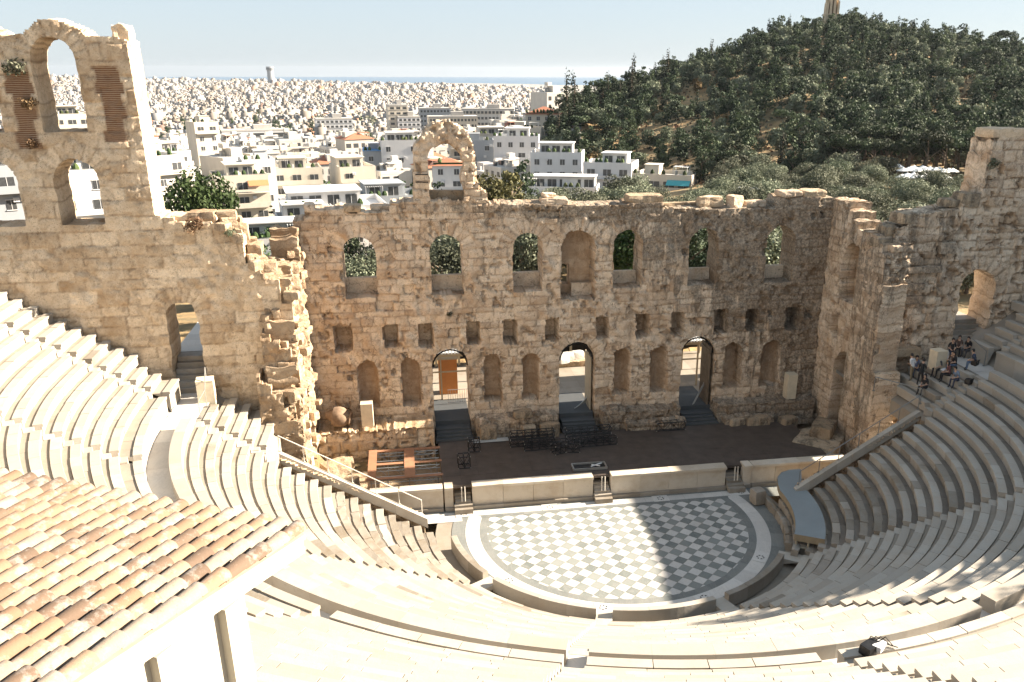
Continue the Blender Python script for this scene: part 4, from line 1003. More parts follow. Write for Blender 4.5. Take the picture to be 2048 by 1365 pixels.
for i, (x, y, lb, n_) in enumerate(((.7, 14.6, 'grey metal poles leaning on the floor of the middle doorway', 6), (9.9, 13.9, 'grey folded cart frame left in the right doorway', 3))):
    t = thing('pole_bundle', lb, 'metal poles', (x, y, 2.45)); 
    for k in range(n_):
        b = MB(); b.tube([(-.7+.09*k, -.5+.1*k, .05), (.5+.06*k, .5, .25+.12*k if i == 0 else 1.5)], .035, 6); b.build('pole', [M['alu']], t)

# ------------------------------------------------------------------ stage props
def truss_box(t, L, w_, h, name='chord', mat=None, r=.034, bays=None):
    mat = mat or M['truss']; bays = bays or max(2, int(L/.5))
    for y in (-w_/2, w_/2):
        for z in (0, h):
            b = MB(); b.tube([(-L/2, y, z+r), (L/2, y, z+r)], r, 6); b.build('chord', [mat], t)
    b = MB()
    for k in range(bays+1):
        x = -L/2+L*k/bays
        for y in (-w_/2, w_/2):
            b.tube([(x, y, r), (x, y, h+r)], r*.7, 5)
            if k < bays: b.tube([(x, y, r if k % 2 else h+r), (x+L/bays, y, h+r if k % 2 else r)], r*.6, 5)
        for z in (r, h+r): b.tube([(x, -w_/2, z), (x, w_/2, z)], r*.7, 5)
    b.build('lattice', [mat], t)
    b = MB()
    for x in (-L/2, L/2):
        for y in (-w_/2, w_/2):
            for z in (r, h+r): b.box((x, y, z), (.05, .05, .05))
    b.build('end_cap', [M['steel_pale']], t)
for (x, y, L, w_, h, z, rz, lb) in ((-3.9, 9.9, 3.2, .5, .5, 1.57, .02, 'long black lighting truss lying left of the middle doorway'), (-3.9, 9.9, 3.2, .5, .45, 2.15, .02, 'black truss stacked on top of the long truss left of the middle doorway'), (-3.0, 9.1, 3.2, .5, .5, 1.57, .03, 'black truss in front of the stacked pair'), (.2, 9.9, 3.3, .5, .5, 1.57, .04, 'long black truss lying before the middle doorway'), (.2, 9.9, 3.3, .5, .45, 2.15, .05, 'black truss stacked on the one before the middle doorway'), (.6, 9.1, 3.0, .5, .5, 1.57, .05, 'black truss at the right front of the truss pile'),
        (6.7, 11.0, 2.2, .5, .6, 1.57, .02, 'short open black frame standing alone before the right ledge'), (-8.1, 9.6, .8, .7, .8, 1.57, 0, 'small black box frame behind the stage pit boards'), (-9.0, 7.0, .8, .7, .8, 1.57, .03, 'small black box frame on the left part of the stage'), (-2.3, 8.2, .8, .6, .6, 1.57, .4, 'small tilted black frame in front of the long trusses'), (-1.2, 8.3, .9, .6, .6, 1.57, -.2, 'small black frame beside the tilted one')):
    t = thing('lighting_truss', lb, 'truss', (x, y, z), rz); truss_box(t, L, w_, h)
t = thing('floor_hatch', 'low dark framed hatch with white tools lying on the stage front', 'hatch', (-.65, 5.45, 1.57)); b = MB()
for (c, d) in (((0, -.45, .08), (2.3, .08, .16)), ((0, .45, .08), (2.3, .08, .16)), ((-1.13, 0, .08), (.08, .9, .16)), ((1.13, 0, .08), (.08, .9, .16))): b.box(c, d)
b.build('frame', [M['alu']], t); b = MB(); b.box((0, 0, .03), (2.2, .84, .04)); b.build('panel', [M['truss']], t); b = MB(); b.tube([(.1, -.1, .1), (.9, .25, .14)], .05, 6); b.tube([(.2, .2, .1), (.7, -.2, .14)], .04, 6); b.build('tool', [M['canopy']], t)
# orange framed pit at the left
t = thing('scaffold_deck', 'open terracotta plank frame on silver scaffold trusses over the left stage pit', 'scaffold', (-13, 8.2, 1.5))
for (x0, y0, x1, y1) in ((-2.35, 2.35, 2.4, 2.35), (-2.35, .1, 2.4, .1), (-2.4, -2.15, 2.4, -2.15), (-2.15, -2.1, -2.15, 2.35), (.35, -2.1, .35, 2.35)):
    hz = abs(x1-x0) > 1; b = MB(); b.box(((x0+x1)/2, (y0+y1)/2, .04+(.035 if not hz else 0)), (abs(x1-x0)+.3 if hz else (.7 if x0 > 0 else .55), .32 if hz else abs(y1-y0)+.3, .06), tone=.5); b.build('plank', [M['ply']], t)
for y in (2.2, .9, -.2, -1.6, -2.0):
    for z in (-.1, -.34):
        b = MB(); b.tube([(-2.3, y, z), (2.4, y, z)], .028, 6); b.build('tube', [M['alu']], t)
    b = MB()
    for k in range(9): b.tube([(-2.3+.52*k, y, -.1 if k % 2 else -.34), (-1.78+.52*k, y, -.62 if k % 2 else -.1)], .018, 5)
    b.build('brace', [M['alu']], t)
for x in (-2.2, -1.1, .3, 2.2):
    for y in (-2.0, .1, 2.3): b = MB(); b.tube([(x, y, -1.1), (x, y, .02)], .03, 6); b.build('upright', [M['alu']], t)
t = thing('pipe_stack', 'row of silver pipes lying before the ledge left of the trusses', 'pipes', (-6.8, 11.0, 1.6))
for k in range(5): b = MB(); b.tube([(-1.3, -.3+.12*k, .05), (1.3, -.25+.12*k, .05)], .045, 8); b.build('pipe', [M['alu']], t)
# jar, pedestals
m, t_, b_ = newmat('old_clay'); co = objco(t_); t_.links.new(mixc(t_, ramp(t_, noise(t_, 2.0, 6, .7, co), [(.35, 0), (.65, 1)]), (.13, .085, .055), (.27, .19, .125)), b_.inputs['Base Color']); b_.inputs['Roughness'].default_value = .9; bump(t_, b_, noise(t_, 9, 6, .7, co), .4, .03); M['clay'] = m
t = thing('storage_jar', 'big old clay storage jar lying on its side on the left ledge', 'jar', (-17.5, 12.1, 3.75)); RM = Matrix.Rotation(R(100), 4, 'Y') @ Matrix.Rotation(R(8), 4, 'X')
b = MB(); b.lathe((0, 0, 0), [(.02, -.82), (.22, -.8), (.45, -.34), (.66, -.3), (.75, .05), (.72, .35), (.58, .62), (.42, .78), (.36, .86)], 28, M=RM); b.build('body', [M['clay']], t, True)
b = MB(); b.lathe((0, 0, 0), [(.36, .84), (.48, .86), (.5, .93), (.46, .97), (.36, .95), (.33, .85), (.32, .5), (.4, .2)], 28, M=RM); b.build('rim', [M['clay']], t, True)
M['pedestal'] = plain('cream_plinth', (.58, .50, .37), .85, 0, .12, 2.5, .2)
for (x, y, z, dx, h, lb) in ((-15.42, 12.0, 2.95, .82, 1.75, 'tall cream plinth beside the clay jar on the left ledge'), (16.75, 12.6, 2.9, .75, 1.95, 'tan plinth standing on the ledge in the right stage corner'), (-24.2, 4.4, 8.1, .95, 1.5, 'pale square plinth at the foot of the left wing wall')):
    t = thing('plinth', lb, 'plinth', (x, y, z), .12 if x < -20 else 0); b = MB(); b.box((0, 0, h/2), (dx, dx, h), tone=.5, jit=.01); b.build('shaft', [M['pedestal']], t); b = MB(); b.box((0, 0, h+.02), (dx+.02, dx+.02, .05)); b.build('top', [M['pedestal']], t)
# curved plywood ramp over the first rows on the right
M['bluedeck'] = plain('pale_blue_deck', (.22, .25, .26), .5, 0, .08, .8); M['deckedge'] = plain('tan_deck_edge', (.27, .215, .14), .7)
t = thing('curved_platform', 'curved pale blue temporary platform with tan edge over the right front rows', 'platform', (0, 0, 0))
pa = list(np.linspace(59.5, 90, 15)); inn = [(10.72*math.sin(R(a)), -10.72*math.cos(R(a))) for a in pa]+[(10.95, .9), (11.35, 1.9), (11.9, 2.55), (12.6, 2.85)]
out = [(12.45*math.sin(R(a)), -12.45*math.cos(R(a))) for a in pa]+[(12.6, .9), (13.0, 1.8), (13.3, 2.5), (13.4, 2.85)]
mb = MB()
for k in range(len(inn)-1): mb.poly([(*inn[k], 1.56), (*out[k], 1.56), (*out[k+1], 1.56), (*inn[k+1], 1.56)], .5)
mb.build('deck', [M['bluedeck']], t)
mb = MB()
for L_ in (inn, out):
    for k in range(len(L_)-1): mb.poly([(*L_[k], 1.15), (*L_[k+1], 1.15), (*L_[k+1], 1.575), (*L_[k], 1.575)], .5)
mb.poly([(*inn[0], 1.15), (*out[0], 1.15), (*out[0], 1.575), (*inn[0], 1.575)], .5); mb.build('edge_board', [M['deckedge']], t)
for f in (.1, .5, .9):
    p = Vector((*inn[0], 0)).lerp(Vector((*out[0], 0)), f); b = MB(); b.box((p.x, p.y+.05, .7), (.09, .09, 1.0)); b.build('leg', [M['frame']], t)
b = MB(); b.box(((inn[0][0]+out[0][0])/2, (inn[0][1]+out[0][1])/2+.05, .75), (1.6, .08, .08), R(-31)); b.build('brace', [M['frame']], t)
rock('stone_block', None, M['marble_old'], (9.85, 1.4, .55), (.8, .8, 1.0), 520, .2, .6, 0, .1, 'squared worn marble block by the platform and the stage front', 'stone block')
# handrails at the landings
def railing(label, pts, h, mat, posts):
    o = Vector(pts[0]); t = thing('handrail', label, 'handrail', tuple(o)); P = [Vector(p)-o for p in pts]
    b = MB(); b.tube([p+Vector((0, 0, h)) for p in P], .03, 6); b.build('rail', [mat], t)
    for k in posts: b = MB(); b.tube([P[k], P[k]+Vector((0, 0, h))], .026, 6); b.box(tuple(P[k]+Vector((0, 0, .015))), (.16, .16, .03)); b.build('post', [mat], t)
railing('short steel handrail on the landing before the left wing doorway', [(-24.0, 1.4, 8.34), (-24.0, 3.2, 8.34), (-24.2, 4.9, 9.2)], 1.0, M['alu'], (0, 1, 2))
railing('grey steel handrail before the right wing doorway', [(25.6, 2.6, 8.34), (25.6, 4.6, 8.8)], 1.0, M['steel'], (0, 1))
railing('grey steel rail at the open edge below the standing people', [(18.6, 3.9, 6.5), (20.2, .9, 6.6)], 1.0, M['steel'], (0, 1))
railing('single grey post rail behind the seated people', [(27.0, .6, 8.34), (27.1, 2.2, 8.34)], 1.1, M['steel'], (0,))
# steps through the wing doorways
for s in (-1, 1):
    x = s*25.45 if s < 0 else 26.85; w_ = 1.8 if s < 0 else 2.5
    t = thing('doorway_steps', 'tan steps rising through the %s wing doorway' % ('left' if s < 0 else 'right'), 'stairs', (x, 6, 8.3)); mb = MB()
    for k in range(6): mb.box((0, -.2+.36*k+2.5, .15+.3*k-.6), (w_, 5.0-.0*k, .3+1.2), tone=rnd.random(), jit=.008)
    mb.build('steps', [M['marble_old']], t)
    mb = MB()
    for i in range(3):
        for j in range(9): mb.poly([(x-1.5*s+(i-1)*1.6-1.2, 8.6+j*1.3, 10.12), (x-1.5*s+(i-1)*1.6+.39, 8.6+j*1.3, 10.12), (x-1.5*s+(i-1)*1.6+.39, 9.89+j*1.3, 10.12), (x-1.5*s+(i-1)*1.6-1.2, 9.89+j*1.3, 10.12)], rnd.random())
    tag(mb.build('path', [M['tile_white']]), kind='structure')
    t = thing('terrace_wall', 'dark stone terrace wall beyond the %s wing doorway' % ('left' if s < 0 else 'right'), 'wall', (x-1.5*s, 20.6, 10)); mb = MB()
    for i in range(5):
        for j in range(2): mb.box((-2.6+1.3*i, 0, .3+.62*j-.5), (1.28, 1.0, .6), tone=rnd.random(), jit=.03)
    mb.build('wall', [M['block']], t)

t = thing('steel_beam', 'pale steel beam spanning the dark archway of the right return wall', 'beam', (XS+.25, 8.85, 5.6)); b = MB()
for dz in (0, .16): b.tube([(0, -1.5, dz), (0, 1.5, dz+.05)], .04, 6)
b.box((0, 0, .1), (.05, 2.9, .05)); b.build('bar', [M['alu']], t)
# ------------------------------------------------------------------ trees
def leafmat(name, a, b, c, trans=.15):
    m, t, p = newmat(name); tn = attr(t, 'tone'); oi = t.nodes.new('ShaderNodeObjectInfo')
    f = ramp(t, tn, [(0, a), (.55, b), (1, c)])
    h = t.nodes.new('ShaderNodeHueSaturation'); t.links.new(f, h.inputs['Color'])
    t.links.new(mth(t, 'ADD', mth(t, 'MULTIPLY', oi.outputs['Random'], .05), .475), h.inputs['Hue'])
    t.links.new(mth(t, 'ADD', mth(t, 'MULTIPLY', oi.outputs['Random'], .75), .62), h.inputs['Value'])
    t.links.new(h.outputs[0], p.inputs['Base Color']); p.inputs['Roughness'].default_value = .75; p.inputs['Specular IOR Level'].default_value = .25
    if trans:
        p.inputs['Subsurface Weight'].default_value = 0.0
        tb = t.nodes.new('ShaderNodeBsdfTranslucent'); t.links.new(h.outputs[0], tb.inputs[0]); ms = t.nodes.new('ShaderNodeMixShader'); ms.inputs[0].default_value = trans
        t.links.new(p.outputs[0], ms.inputs[1]); t.links.new(tb.outputs[0], ms.inputs[2]); t.links.new(ms.outputs[0], t.nodes['Material Output'].inputs[0])
    return m
LM = {'olive': leafmat('olive_leaves', (.045, .054, .032), (.105, .117, .074), (.21, .22, .155)), 'pine': leafmat('pine_needles', (.011, .018, .009), (.030, .043, .021), (.072, .087, .045)),
      'cypress': leafmat('cypress_leaves', (.013, .019, .010), (.022, .029, .016), (.042, .05, .026)), 'broad': leafmat('broad_leaves', (.018, .036, .010), (.038, .066, .018), (.075, .10, .034)),
      'dry': leafmat('dry_leaves', (.09, .055, .03), (.14, .085, .045), (.19, .125, .07)), 'yellow': leafmat('yellow_green_leaves', (.085, .09, .03), (.15, .15, .055), (.22, .21, .09))}
M['bark'] = plain('grey_brown_bark', (.16, .12, .085), .95, 0, .3, 2.0, .4)
def crown_mesh(name, kind, H, Rr, n, leaf, seed, shape='round'):
    """many small leaf clumps scattered over irregular lobes; unit: metres, base at z=0"""
    g = np.random.RandomState(seed)
    lobes = []
    if shape == 'round':
        for k in range(13):
            a = g.rand()*6.28; rr = Rr*.62*math.sqrt(g.rand()); z = H*(.26+.56*g.rand()); lobes.append((rr*math.cos(a), rr*math.sin(a), z, Rr*(.30+.26*g.rand()), .85))
        lobes.append((0, 0, H*.62, Rr*.6, .9))
    elif shape == 'pine':
        for k in range(15):
            f = k/14.0; a = g.rand()*6.28; rr = Rr*(.75-.5*f)*(.35+.65*g.rand()); z = H*(.20+.70*f+.04*g.randn()); lobes.append((rr*math.cos(a), rr*math.sin(a), z, Rr*(.52-.26*f)*(.75+.45*g.rand()), .7))
    elif shape == 'flat':
        for k in range(12):
            a = g.rand()*6.28; rr = Rr*.75*math.sqrt(g.rand()); lobes.append((rr*math.cos(a), rr*math.sin(a), H*(.72+.16*g.rand()), Rr*(.28+.2*g.rand()), .5))
    elif shape == 'spire':
        for k in range(16):
            f = k/15.0; lobes.append((.12*Rr*g.randn(), .12*Rr*g.randn(), H*(.08+.88*f), Rr*(.9*(1-f)**.6+.12)*(.8+.3*g.rand()), 1.3))
    elif shape == 'tier':
        for k in range(11):
            f = k/10.0
            for q in range(4):
                a = g.rand()*6.28; rr = Rr*(1-f)*.65; lobes.append((rr*math.cos(a), rr*math.sin(a), H*(.15+.82*f), Rr*(.30*(1-f)+.10), .35))
    L = np.array(lobes); wgt = L[:, 3]**2; wgt /= wgt.sum()
    li = g.choice(len(L), n, p=wgt); d = g.randn(n, 3); d /= np.linalg.norm(d, axis=1)[:, None]
    rad = L[li, 3]*(.62+.42*g.rand(n)**.6)
    P = L[li, :3]+d*rad[:, None]*np.stack([np.ones(n), np.ones(n), L[li, 4]], 1)
    P[:, 2] = np.maximum(P[:, 2], .1*H)
    nrm = d+.75*g.randn(n, 3); nrm /= np.linalg.norm(nrm, axis=1)[:, None]
    t1 = np.cross(nrm, g.randn(n, 3)); t1 /= np.linalg.norm(t1, axis=1)[:, None]; t2 = np.cross(nrm, t1)
    s = leaf*(.6+.8*g.rand(n))[:, None]; asp = (.55+.3*g.rand(n))[:, None]
    bend = nrm*s*.25
    V = np.stack([P-t1*s, P-t2*s*asp+bend, P+t1*s, P+t2*s*asp+bend], 1).reshape(-1, 3)
    F = np.arange(4*n).reshape(n, 4)
    tone = np.clip(.5+.30*(hash2(li*1.0, li*3.3, seed)-.5)*2+.15*g.randn(n), 0, 1)
    return mesh_np(name, V, F, LM[kind], None, {'tone': ('FACE', tone)})
def trunk_mesh(name, H, r, seed, limbs=5, spread=.3, top=.7):
    g = random.Random(seed); mb = MB()
    lean = (g.uniform(-.06, .06)*H, g.uniform(-.06, .06)*H)
    P = lambda f: Vector((lean[0]*f, lean[1]*f, H*f))
    mb.tube([P(-.06), P(.02), P(.2), P(.42), P(top)], [r*1.35, r*1.1, r*.85, r*.6, r*.18], 7)
    for k in range(limbs):
        f = .24+.4*k/max(1, limbs); a = g.uniform(0, 6.28); q = Vector((math.cos(a), math.sin(a), .9))*H*spread*g.uniform(.6, 1); mb.tube([P(f), P(f)+q*.5+Vector((0, 0, .02*H)), P(f)+q], [r*.5, r*.32, r*.08], 5)
    return mb.mesh(name, [M['bark']])
PROT = {}
def proto(key, kind, shape, H, Rr, n, leaf, seed, lim=5):
    PROT[key] = (crown_mesh('crown', kind, H, Rr, n, leaf, seed, shape), trunk_mesh('trunk', H, .028*H+.05, seed, lim, .28, .8 if shape in ('spire', 'tier', 'pine') else .62), H)
for q in range(4): proto(('olive', 'near', q), 'olive', 'round', 6.5, 3.3, 6500, .115, 10+q)
for q in range(3): proto(('pine', 'near', q), 'pine', 'pine', 10, 3.4, 6500, .135, 20+q)
for q in range(5): proto(('olive', 'far', q), 'olive', 'round', 6.0, 3.0, 1300, .235, 30+q)
for q in range(6): proto(('pine', 'far', q), 'pine', 'pine', 10, 3.3, 1350, .25, 40+q)
for q in range(3): proto(('flat', 'far', q), 'pine', 'flat', 9.5, 4.2, 1600, .25, 50+q)
for q in range(2): proto(('cypress', 'far', q), 'cypress', 'spire', 11, 1.25, 700, .22, 60+q, 0)
proto(('dry', 'far', 0), 'dry', 'round', 5.5, 2.6, 420, .36, 70)
proto(('broad', 'near', 0), 'broad', 'round', 11, 5.2, 9000, .19, 80)
proto(('broad', 'near', 1), 'broad', 'round', 8, 3.4, 4500, .17, 81)
proto(('tier', 'near', 0), 'olive', 'tier', 12, 2.6, 1700, .18, 90, 0)
proto(('yellow', 'near', 0), 'yellow', 'round', 9, 3.2, 2600, .20, 95)
proto(('yellow', 'near', 1), 'yellow', 'pine', 9, 2.8, 2200, .20, 96)
proto(('shrub', 'far', 0), 'olive', 'round', 2.4, 1.5, 150, .26, 97, 0)
NT = {'n': 0}
def tree(key, x, y, s, label, group, rz=None, sz=1.0, z=None, name=None):
    cr, tr, H = PROT[key]
    nm = name or {'olive': 'olive_tree', 'pine': 'pine_tree', 'flat': 'umbrella_pine', 'cypress': 'cypress_tree', 'dry': 'dry_tree', 'broad': 'broadleaf_tree', 'tier': 'tiered_pine', 'yellow': 'poplar_tree', 'shrub': 'shrub'}[key[0]]
    t = thing(nm, label, 'tree' if key[0] != 'shrub' else 'shrub', (x, y, float(terr(x, y)) if z is None else z), rnd.uniform(0, 6.28) if rz is None else rz, group)
    t.scale = (s, s, s*sz); link('crown', cr, t)
    if key[0] != 'shrub': link('trunk', tr, t)
    NT['n'] += 1; return t
TR = random.Random(77)
# trees right behind the stage wall, seen through its windows
for (px, D, key, s) in ((716, 88, ('olive', 'near', 0), 1.25), (752, 96, ('olive', 'near', 1), 1.35), (690, 97, ('pine', 'near', 0), 1.02), (880, 88, ('olive', 'near', 2), 1.35), (915, 93, ('olive', 'near', 3), 1.4), (845, 98, ('pine', 'near', 1), 1.0), (950, 97, ('pine', 'near', 2), 1.02), (1045, 90, ('olive', 'near', 1), 1.35), (1080, 95, ('olive', 'near', 0), 1.4), (1010, 99, ('pine', 'near', 0), 1.0), (1215, 93, ('pine', 'near', 1), 1.05), (1255, 91, ('broad', 'near', 1), 1.12), (1290, 98, ('pine', 'near', 2), 1.02),
        (1375, 94, ('pine', 'near', 0), 1.0), (1400, 99, ('pine', 'near', 1), 1.03), (1530, 96, ('olive', 'near', 3), 1.4), (1560, 100, ('olive', 'near', 2), 1.42), (1500, 103, ('olive', 'near', 1), 1.35), (1330, 103, ('olive', 'near', 2), 1.3), (1145, 100, ('olive', 'near', 3), 1.2)):
    x, y = polar(px, D); tree(key, x, y, s, {'olive': 'grey green olive tree close behind the stage wall, its crown filling a window', 'pine': 'dark pine close behind the stage wall windows', 'broad': 'bright green leafy tree behind the window right of the central niche'}[key[0]], 'trees close behind the stage wall')
# singled-out trees
for (px, D, key, s, sz, lab) in ((412, 116, ('broad', 'near', 0), 1.15, 1.42, 'big round leafy green tree beyond the left wing, before the white houses'), (505, 98, ('broad', 'near', 1), 1.0, 1.0, 'dark green leafy tree in the gap left of the stage wall'), (530, 92, ('yellow', 'near', 0), .65, .9, 'small yellowish tree in the gap left of the stage wall'), (537, 150, ('tier', 'near', 0), .95, 1, 'tall tiered araucaria tree before the white houses on the left'),
        (985, 118, ('yellow', 'near', 0), 1.35, 1, 'tall pale yellow green tree right of the free standing arch'), (1020, 126, ('yellow', 'near', 1), 1.2, 1, 'second pale yellow green tree, right of the taller one by the arch'), (950, 124, ('yellow', 'near', 1), 1.05, 1, 'yellow green tree directly right of the free standing arch pillar'), (1284, 118, ('cypress', 'far', 0), .72, .85, 'small dark cypress standing before the balcony house'), (905, 110, ('pine', 'near', 1), .95, .9, 'dark tree framed by the free standing arch'), (1215, 122, ('broad', 'near', 1), .85, .8, 'green bushy tree before the low white house'), (1150, 125, ('yellow', 'near', 1), .75, .8, 'little pale tree before the low white house'), (1085, 118, ('broad', 'near', 1), .8, .8, 'small bright green tree right of the yellow green ones'),
        (180, 96, ('pine', 'near', 0), 1.25, 1, 'dark pine framed by the lower arch of the left wing'), (210, 104, ('pine', 'near', 2), 1.2, 1, 'second dark pine behind the lower arch of the left wing'), (20, 100, ('olive', 'near', 1), 1.7, 1, 'olive tree in the arch at the left picture edge'), (145, 110, ('olive', 'near', 2), 1.5, 1, 'pale olive tree low in the lower arch of the left wing')):
    x, y = polar(px, D); tree(key, x, y, s, lab, None, sz=sz)
# dark street trees of the left avenue
for k in range(11):
    x, y = polar(372+TR.uniform(-14, 18)+2.0*k, 150+17*k); tree(('pine', 'far', k % 6), x, y, 1.0+.1*TR.random(), 'dark street tree in the avenue left of the white houses', 'trees lining the avenue on the left')
# olive belt beyond the wall
cnt = 0; tries = 0; pts_ = []
OL = 'round grey green olive tree in the grove beyond the stage wall'
while cnt < 150 and tries < 9000:
    tries += 1; px = TR.uniform(925, 2090); D = 104+98*TR.random()
    if px < 1420 and D > 152: continue
    if px < 1000 and D > 135: continue
    if px > 1770 and 178 < D < 205: continue
    x, y = polar(px, D)
    if any((x-a)**2+(y-b)**2 < 4.3**2 for a, b in pts_): continue
    pts_.append((x, y)); cnt += 1
    tree(('olive', 'near', TR.randrange(4)), x, y, TR.uniform(.85, 1.25), OL, 'olive grove beyond the stage wall', sz=TR.uniform(.8, 1.0))
# hillside wood: nearer trees one by one, the rest as one mass
hill = []; tries = 0
while len(hill) < 1800 and tries < 90000:
    tries += 1; px = TR.uniform(1075, 2180); D = 205+270*TR.random()**.85
    if px < 1400 and D < 243: continue
    if px < 1200 and D > 372: continue
    x, y = polar(px, D); q = float(fbm(x/15+5, y/8, 12, 3))
    if q > .525 and D < 395 and px < 1760 and px < 1700: continue        # dry grass clearings
    if q > .66: continue
    md = 2.9 if D < 300 else 3.1
    ok = True
    for (a, b, *_r) in hill[-2100:]:
        if (x-a)**2+(y-b)**2 < md*md: ok = False; break
    if not ok: continue
    r_ = TR.random(); k = ('pine', 'far', TR.randrange(6)) if r_ < .46 else ('olive', 'far', TR.randrange(5)) if r_ < .85 else ('cypress', 'far', TR.randrange(2)) if r_ < .945 else ('flat', 'far', TR.randrange(3)) if r_ < .972 else ('dry', 'far', 0)
    if D < 225 and px > 1650: k = ('flat', 'far', TR.randrange(3))
    hill.append((x, y, k, TR.uniform(.55, 1.12)*(.92 if k[0] != 'olive' else 1.05), D))
# skyline spires on the left shoulder of the hill
for px, D, s in ((1134, 318, 1.2), (1147, 322, 1.0), (1118, 300, .75), (1214, 350, .65), (1263, 360, .75), (1331, 372, .6), (1180, 332, .55), (1262, 352, .6), (1415, 392, .6), (1240, 350, .55)):
    x, y = polar(px, D); hill.append((x, y, ('cypress', 'far', 0), s*(1.6 if D < 340 else 2.1), 100))
for px, D, s in ((1206, 352, .8), (1690, 428, .75), (1245, 362, .7), (1160, 335, .8), (1510, 424, .55), (1545, 428, .5), (1905, 426, .6), (1960, 424, .55), (1830, 428, .5)):
    x, y = polar(px, D); hill.append((x, y, ('pine', 'far', 1), s, 100))
hill.sort(key=lambda h: h[4])
HL = {'pine': 'dark green pine among the trees on the hillside', 'olive': 'grey green rounded tree among the trees on the hillside', 'cypress': 'dark slender cypress on the wooded hillside', 'flat': 'dark broad topped pine near the foot of the hill', 'dry': 'reddish brown dry tree on the hillside'}
NIND = 300-NT['n']-8
for h in hill[:NIND]: tree(h[2], h[0], h[1], h[3], HL[h[2][0]], 'trees on the wooded hill')
print('individual trees', NT['n'], 'hill', len(hill))
Vs, Fs, Ts, Ms, base = [], [], [], [], 0; kinds = ['pine', 'olive', 'cypress', 'dry']
for h in hill[NIND:]:
    cr = PROT[h[2]][0]; n = len(cr.vertices); co = np.empty(n*3, np.float32); cr.vertices.foreach_get('co', co); co = co.reshape(-1, 3)
    tn = np.empty(len(cr.polygons), np.float32); cr.attributes['tone'].data.foreach_get('value', tn)
    # keep a third of the clumps, a little larger
    q = np.arange(n//4); keep = (q*7+int(h[0]*10)) % 5 < 3; a = TR.uniform(0, 6.28); c_, s_ = math.cos(a), math.sin(a)
    P = co.reshape(-1, 4, 3)[keep]; cen = P.mean(1, keepdims=True); P = cen+(P-cen)*1.3
    P = P.reshape(-1, 3)*h[3]; P = np.stack([P[:, 0]*c_-P[:, 1]*s_, P[:, 0]*s_+P[:, 1]*c_, P[:, 2]], 1)+np.array([h[0], h[1], float(terr(h[0], h[1]))])
    Vs.append(P); m_ = len(P)//4; Fs.append(np.arange(4*m_).reshape(m_, 4)+base); base += 4*m_
    Ts.append(np.clip(tn[keep]+TR.uniform(-.36, .30), 0, 1)); Ms.append(np.full(m_, kinds.index('pine' if h[2][0] in ('pine', 'flat') else h[2][0])))
if Vs:
    me = mesh_np('woodland', np.concatenate(Vs), np.concatenate(Fs), [LM[k] for k in kinds], np.concatenate(Ms), {'tone': ('FACE', np.concatenate(Ts))})
    tag(link('woodland', me), 'dense dark wood covering the upper hillside below the monument', 'woodland', kind='stuff')
# dry scrub: low tufts all over the slopes
g = np.random.RandomState(3); Vs = []; n = 0
pxs = g.uniform(1050, 2150, 9000); Dd = 205+240*g.rand(9000)
xy = np.array([polar(a, b) for a, b in zip(pxs, Dd)]); zz = terr(xy[:, 0], xy[:, 1])
s = .25+.5*g.rand(9000); th = g.rand(9000)*6.28; dx = np.cos(th)*s; dy = np.sin(th)*s
V = np.stack([np.stack([xy[:, 0]-dx, xy[:, 1]-dy, zz-.1], 1), np.stack([xy[:, 0]+dx, xy[:, 1]+dy, zz-.1], 1), np.stack([xy[:, 0]+dx*.6+.1, xy[:, 1]+dy*.6, zz+s*1.1], 1), np.stack([xy[:, 0]-dx*.6, xy[:, 1]-dy*.6+.1, zz+s*.9], 1)], 1).reshape(-1, 3)
tag(link('dry_grass', mesh_np('dry_grass', V, np.arange(36000).reshape(-1, 4), [LM['dry'], LM['olive']], (g.rand(9000) < .5).astype(int), {'tone': ('FACE', g.rand(9000))})), 'tufts of dry grass and scrub between the hillside trees', 'grass', kind='stuff')
# trees beyond the rim on the right, out of the picture but dappling the seats
for (a, r_, s) in ((37, 41, .55), (43, 40.5, .62), (49, 42, .6), (56, 41, .7), (31, 41.5, .55), (26, 42, .5), (63, 42, .62), (70, 41, .7), (34, 43, .6)):
    tree(('pine', 'near', int(a) % 3), r_*math.sin(R(a)), -r_*math.cos(R(a)), s, 'pine beyond the rim wall above the right seats', 'pines beyond the right rim', z=15.9)
# greenery scattered through the city, one mass
Vs, Fs, Ts, Ms, base = [], [], [], [], 0
for k in range(420):
    px = TR.uniform(280, 1060); D = 135+1000*TR.random()**1.7
    if D < 160 and px > 560: continue
    x, y = polar(px, D); cr = PROT[('pine' if k % 3 else 'olive', 'far', k % 5)][0]; n = len(cr.vertices); co = np.empty(n*3, np.float32); cr.vertices.foreach_get('co', co)
    P = co.reshape(-1, 4, 3)[k % 3::3]; cen = P.mean(1, keepdims=True); P = (cen+(P-cen)*1.5).reshape(-1, 3)*TR.uniform(.55, .95)*(1 if D < 500 else 1.3)+np.array([x, y, float(terr(x, y))+1.5])
    m_ = len(P)//4; Vs.append(P); Fs.append(np.arange(4*m_).reshape(m_, 4)+base); base += 4*m_; Ts.append(np.clip(TR.uniform(.2, .7)+.15*np.random.RandomState(k).randn(m_), 0, 1)); Ms.append(np.full(m_, TR.choice([0, 0, 1, 2])))
tag(link('city_greenery', mesh_np('city_greenery', np.concatenate(Vs), np.concatenate(Fs), [LM['pine'], LM['broad'], LM['olive']], np.concatenate(Ms), {'tone': ('FACE', np.concatenate(Ts))})), 'dark tree tops scattered between the city roofs', 'greenery', kind='stuff')
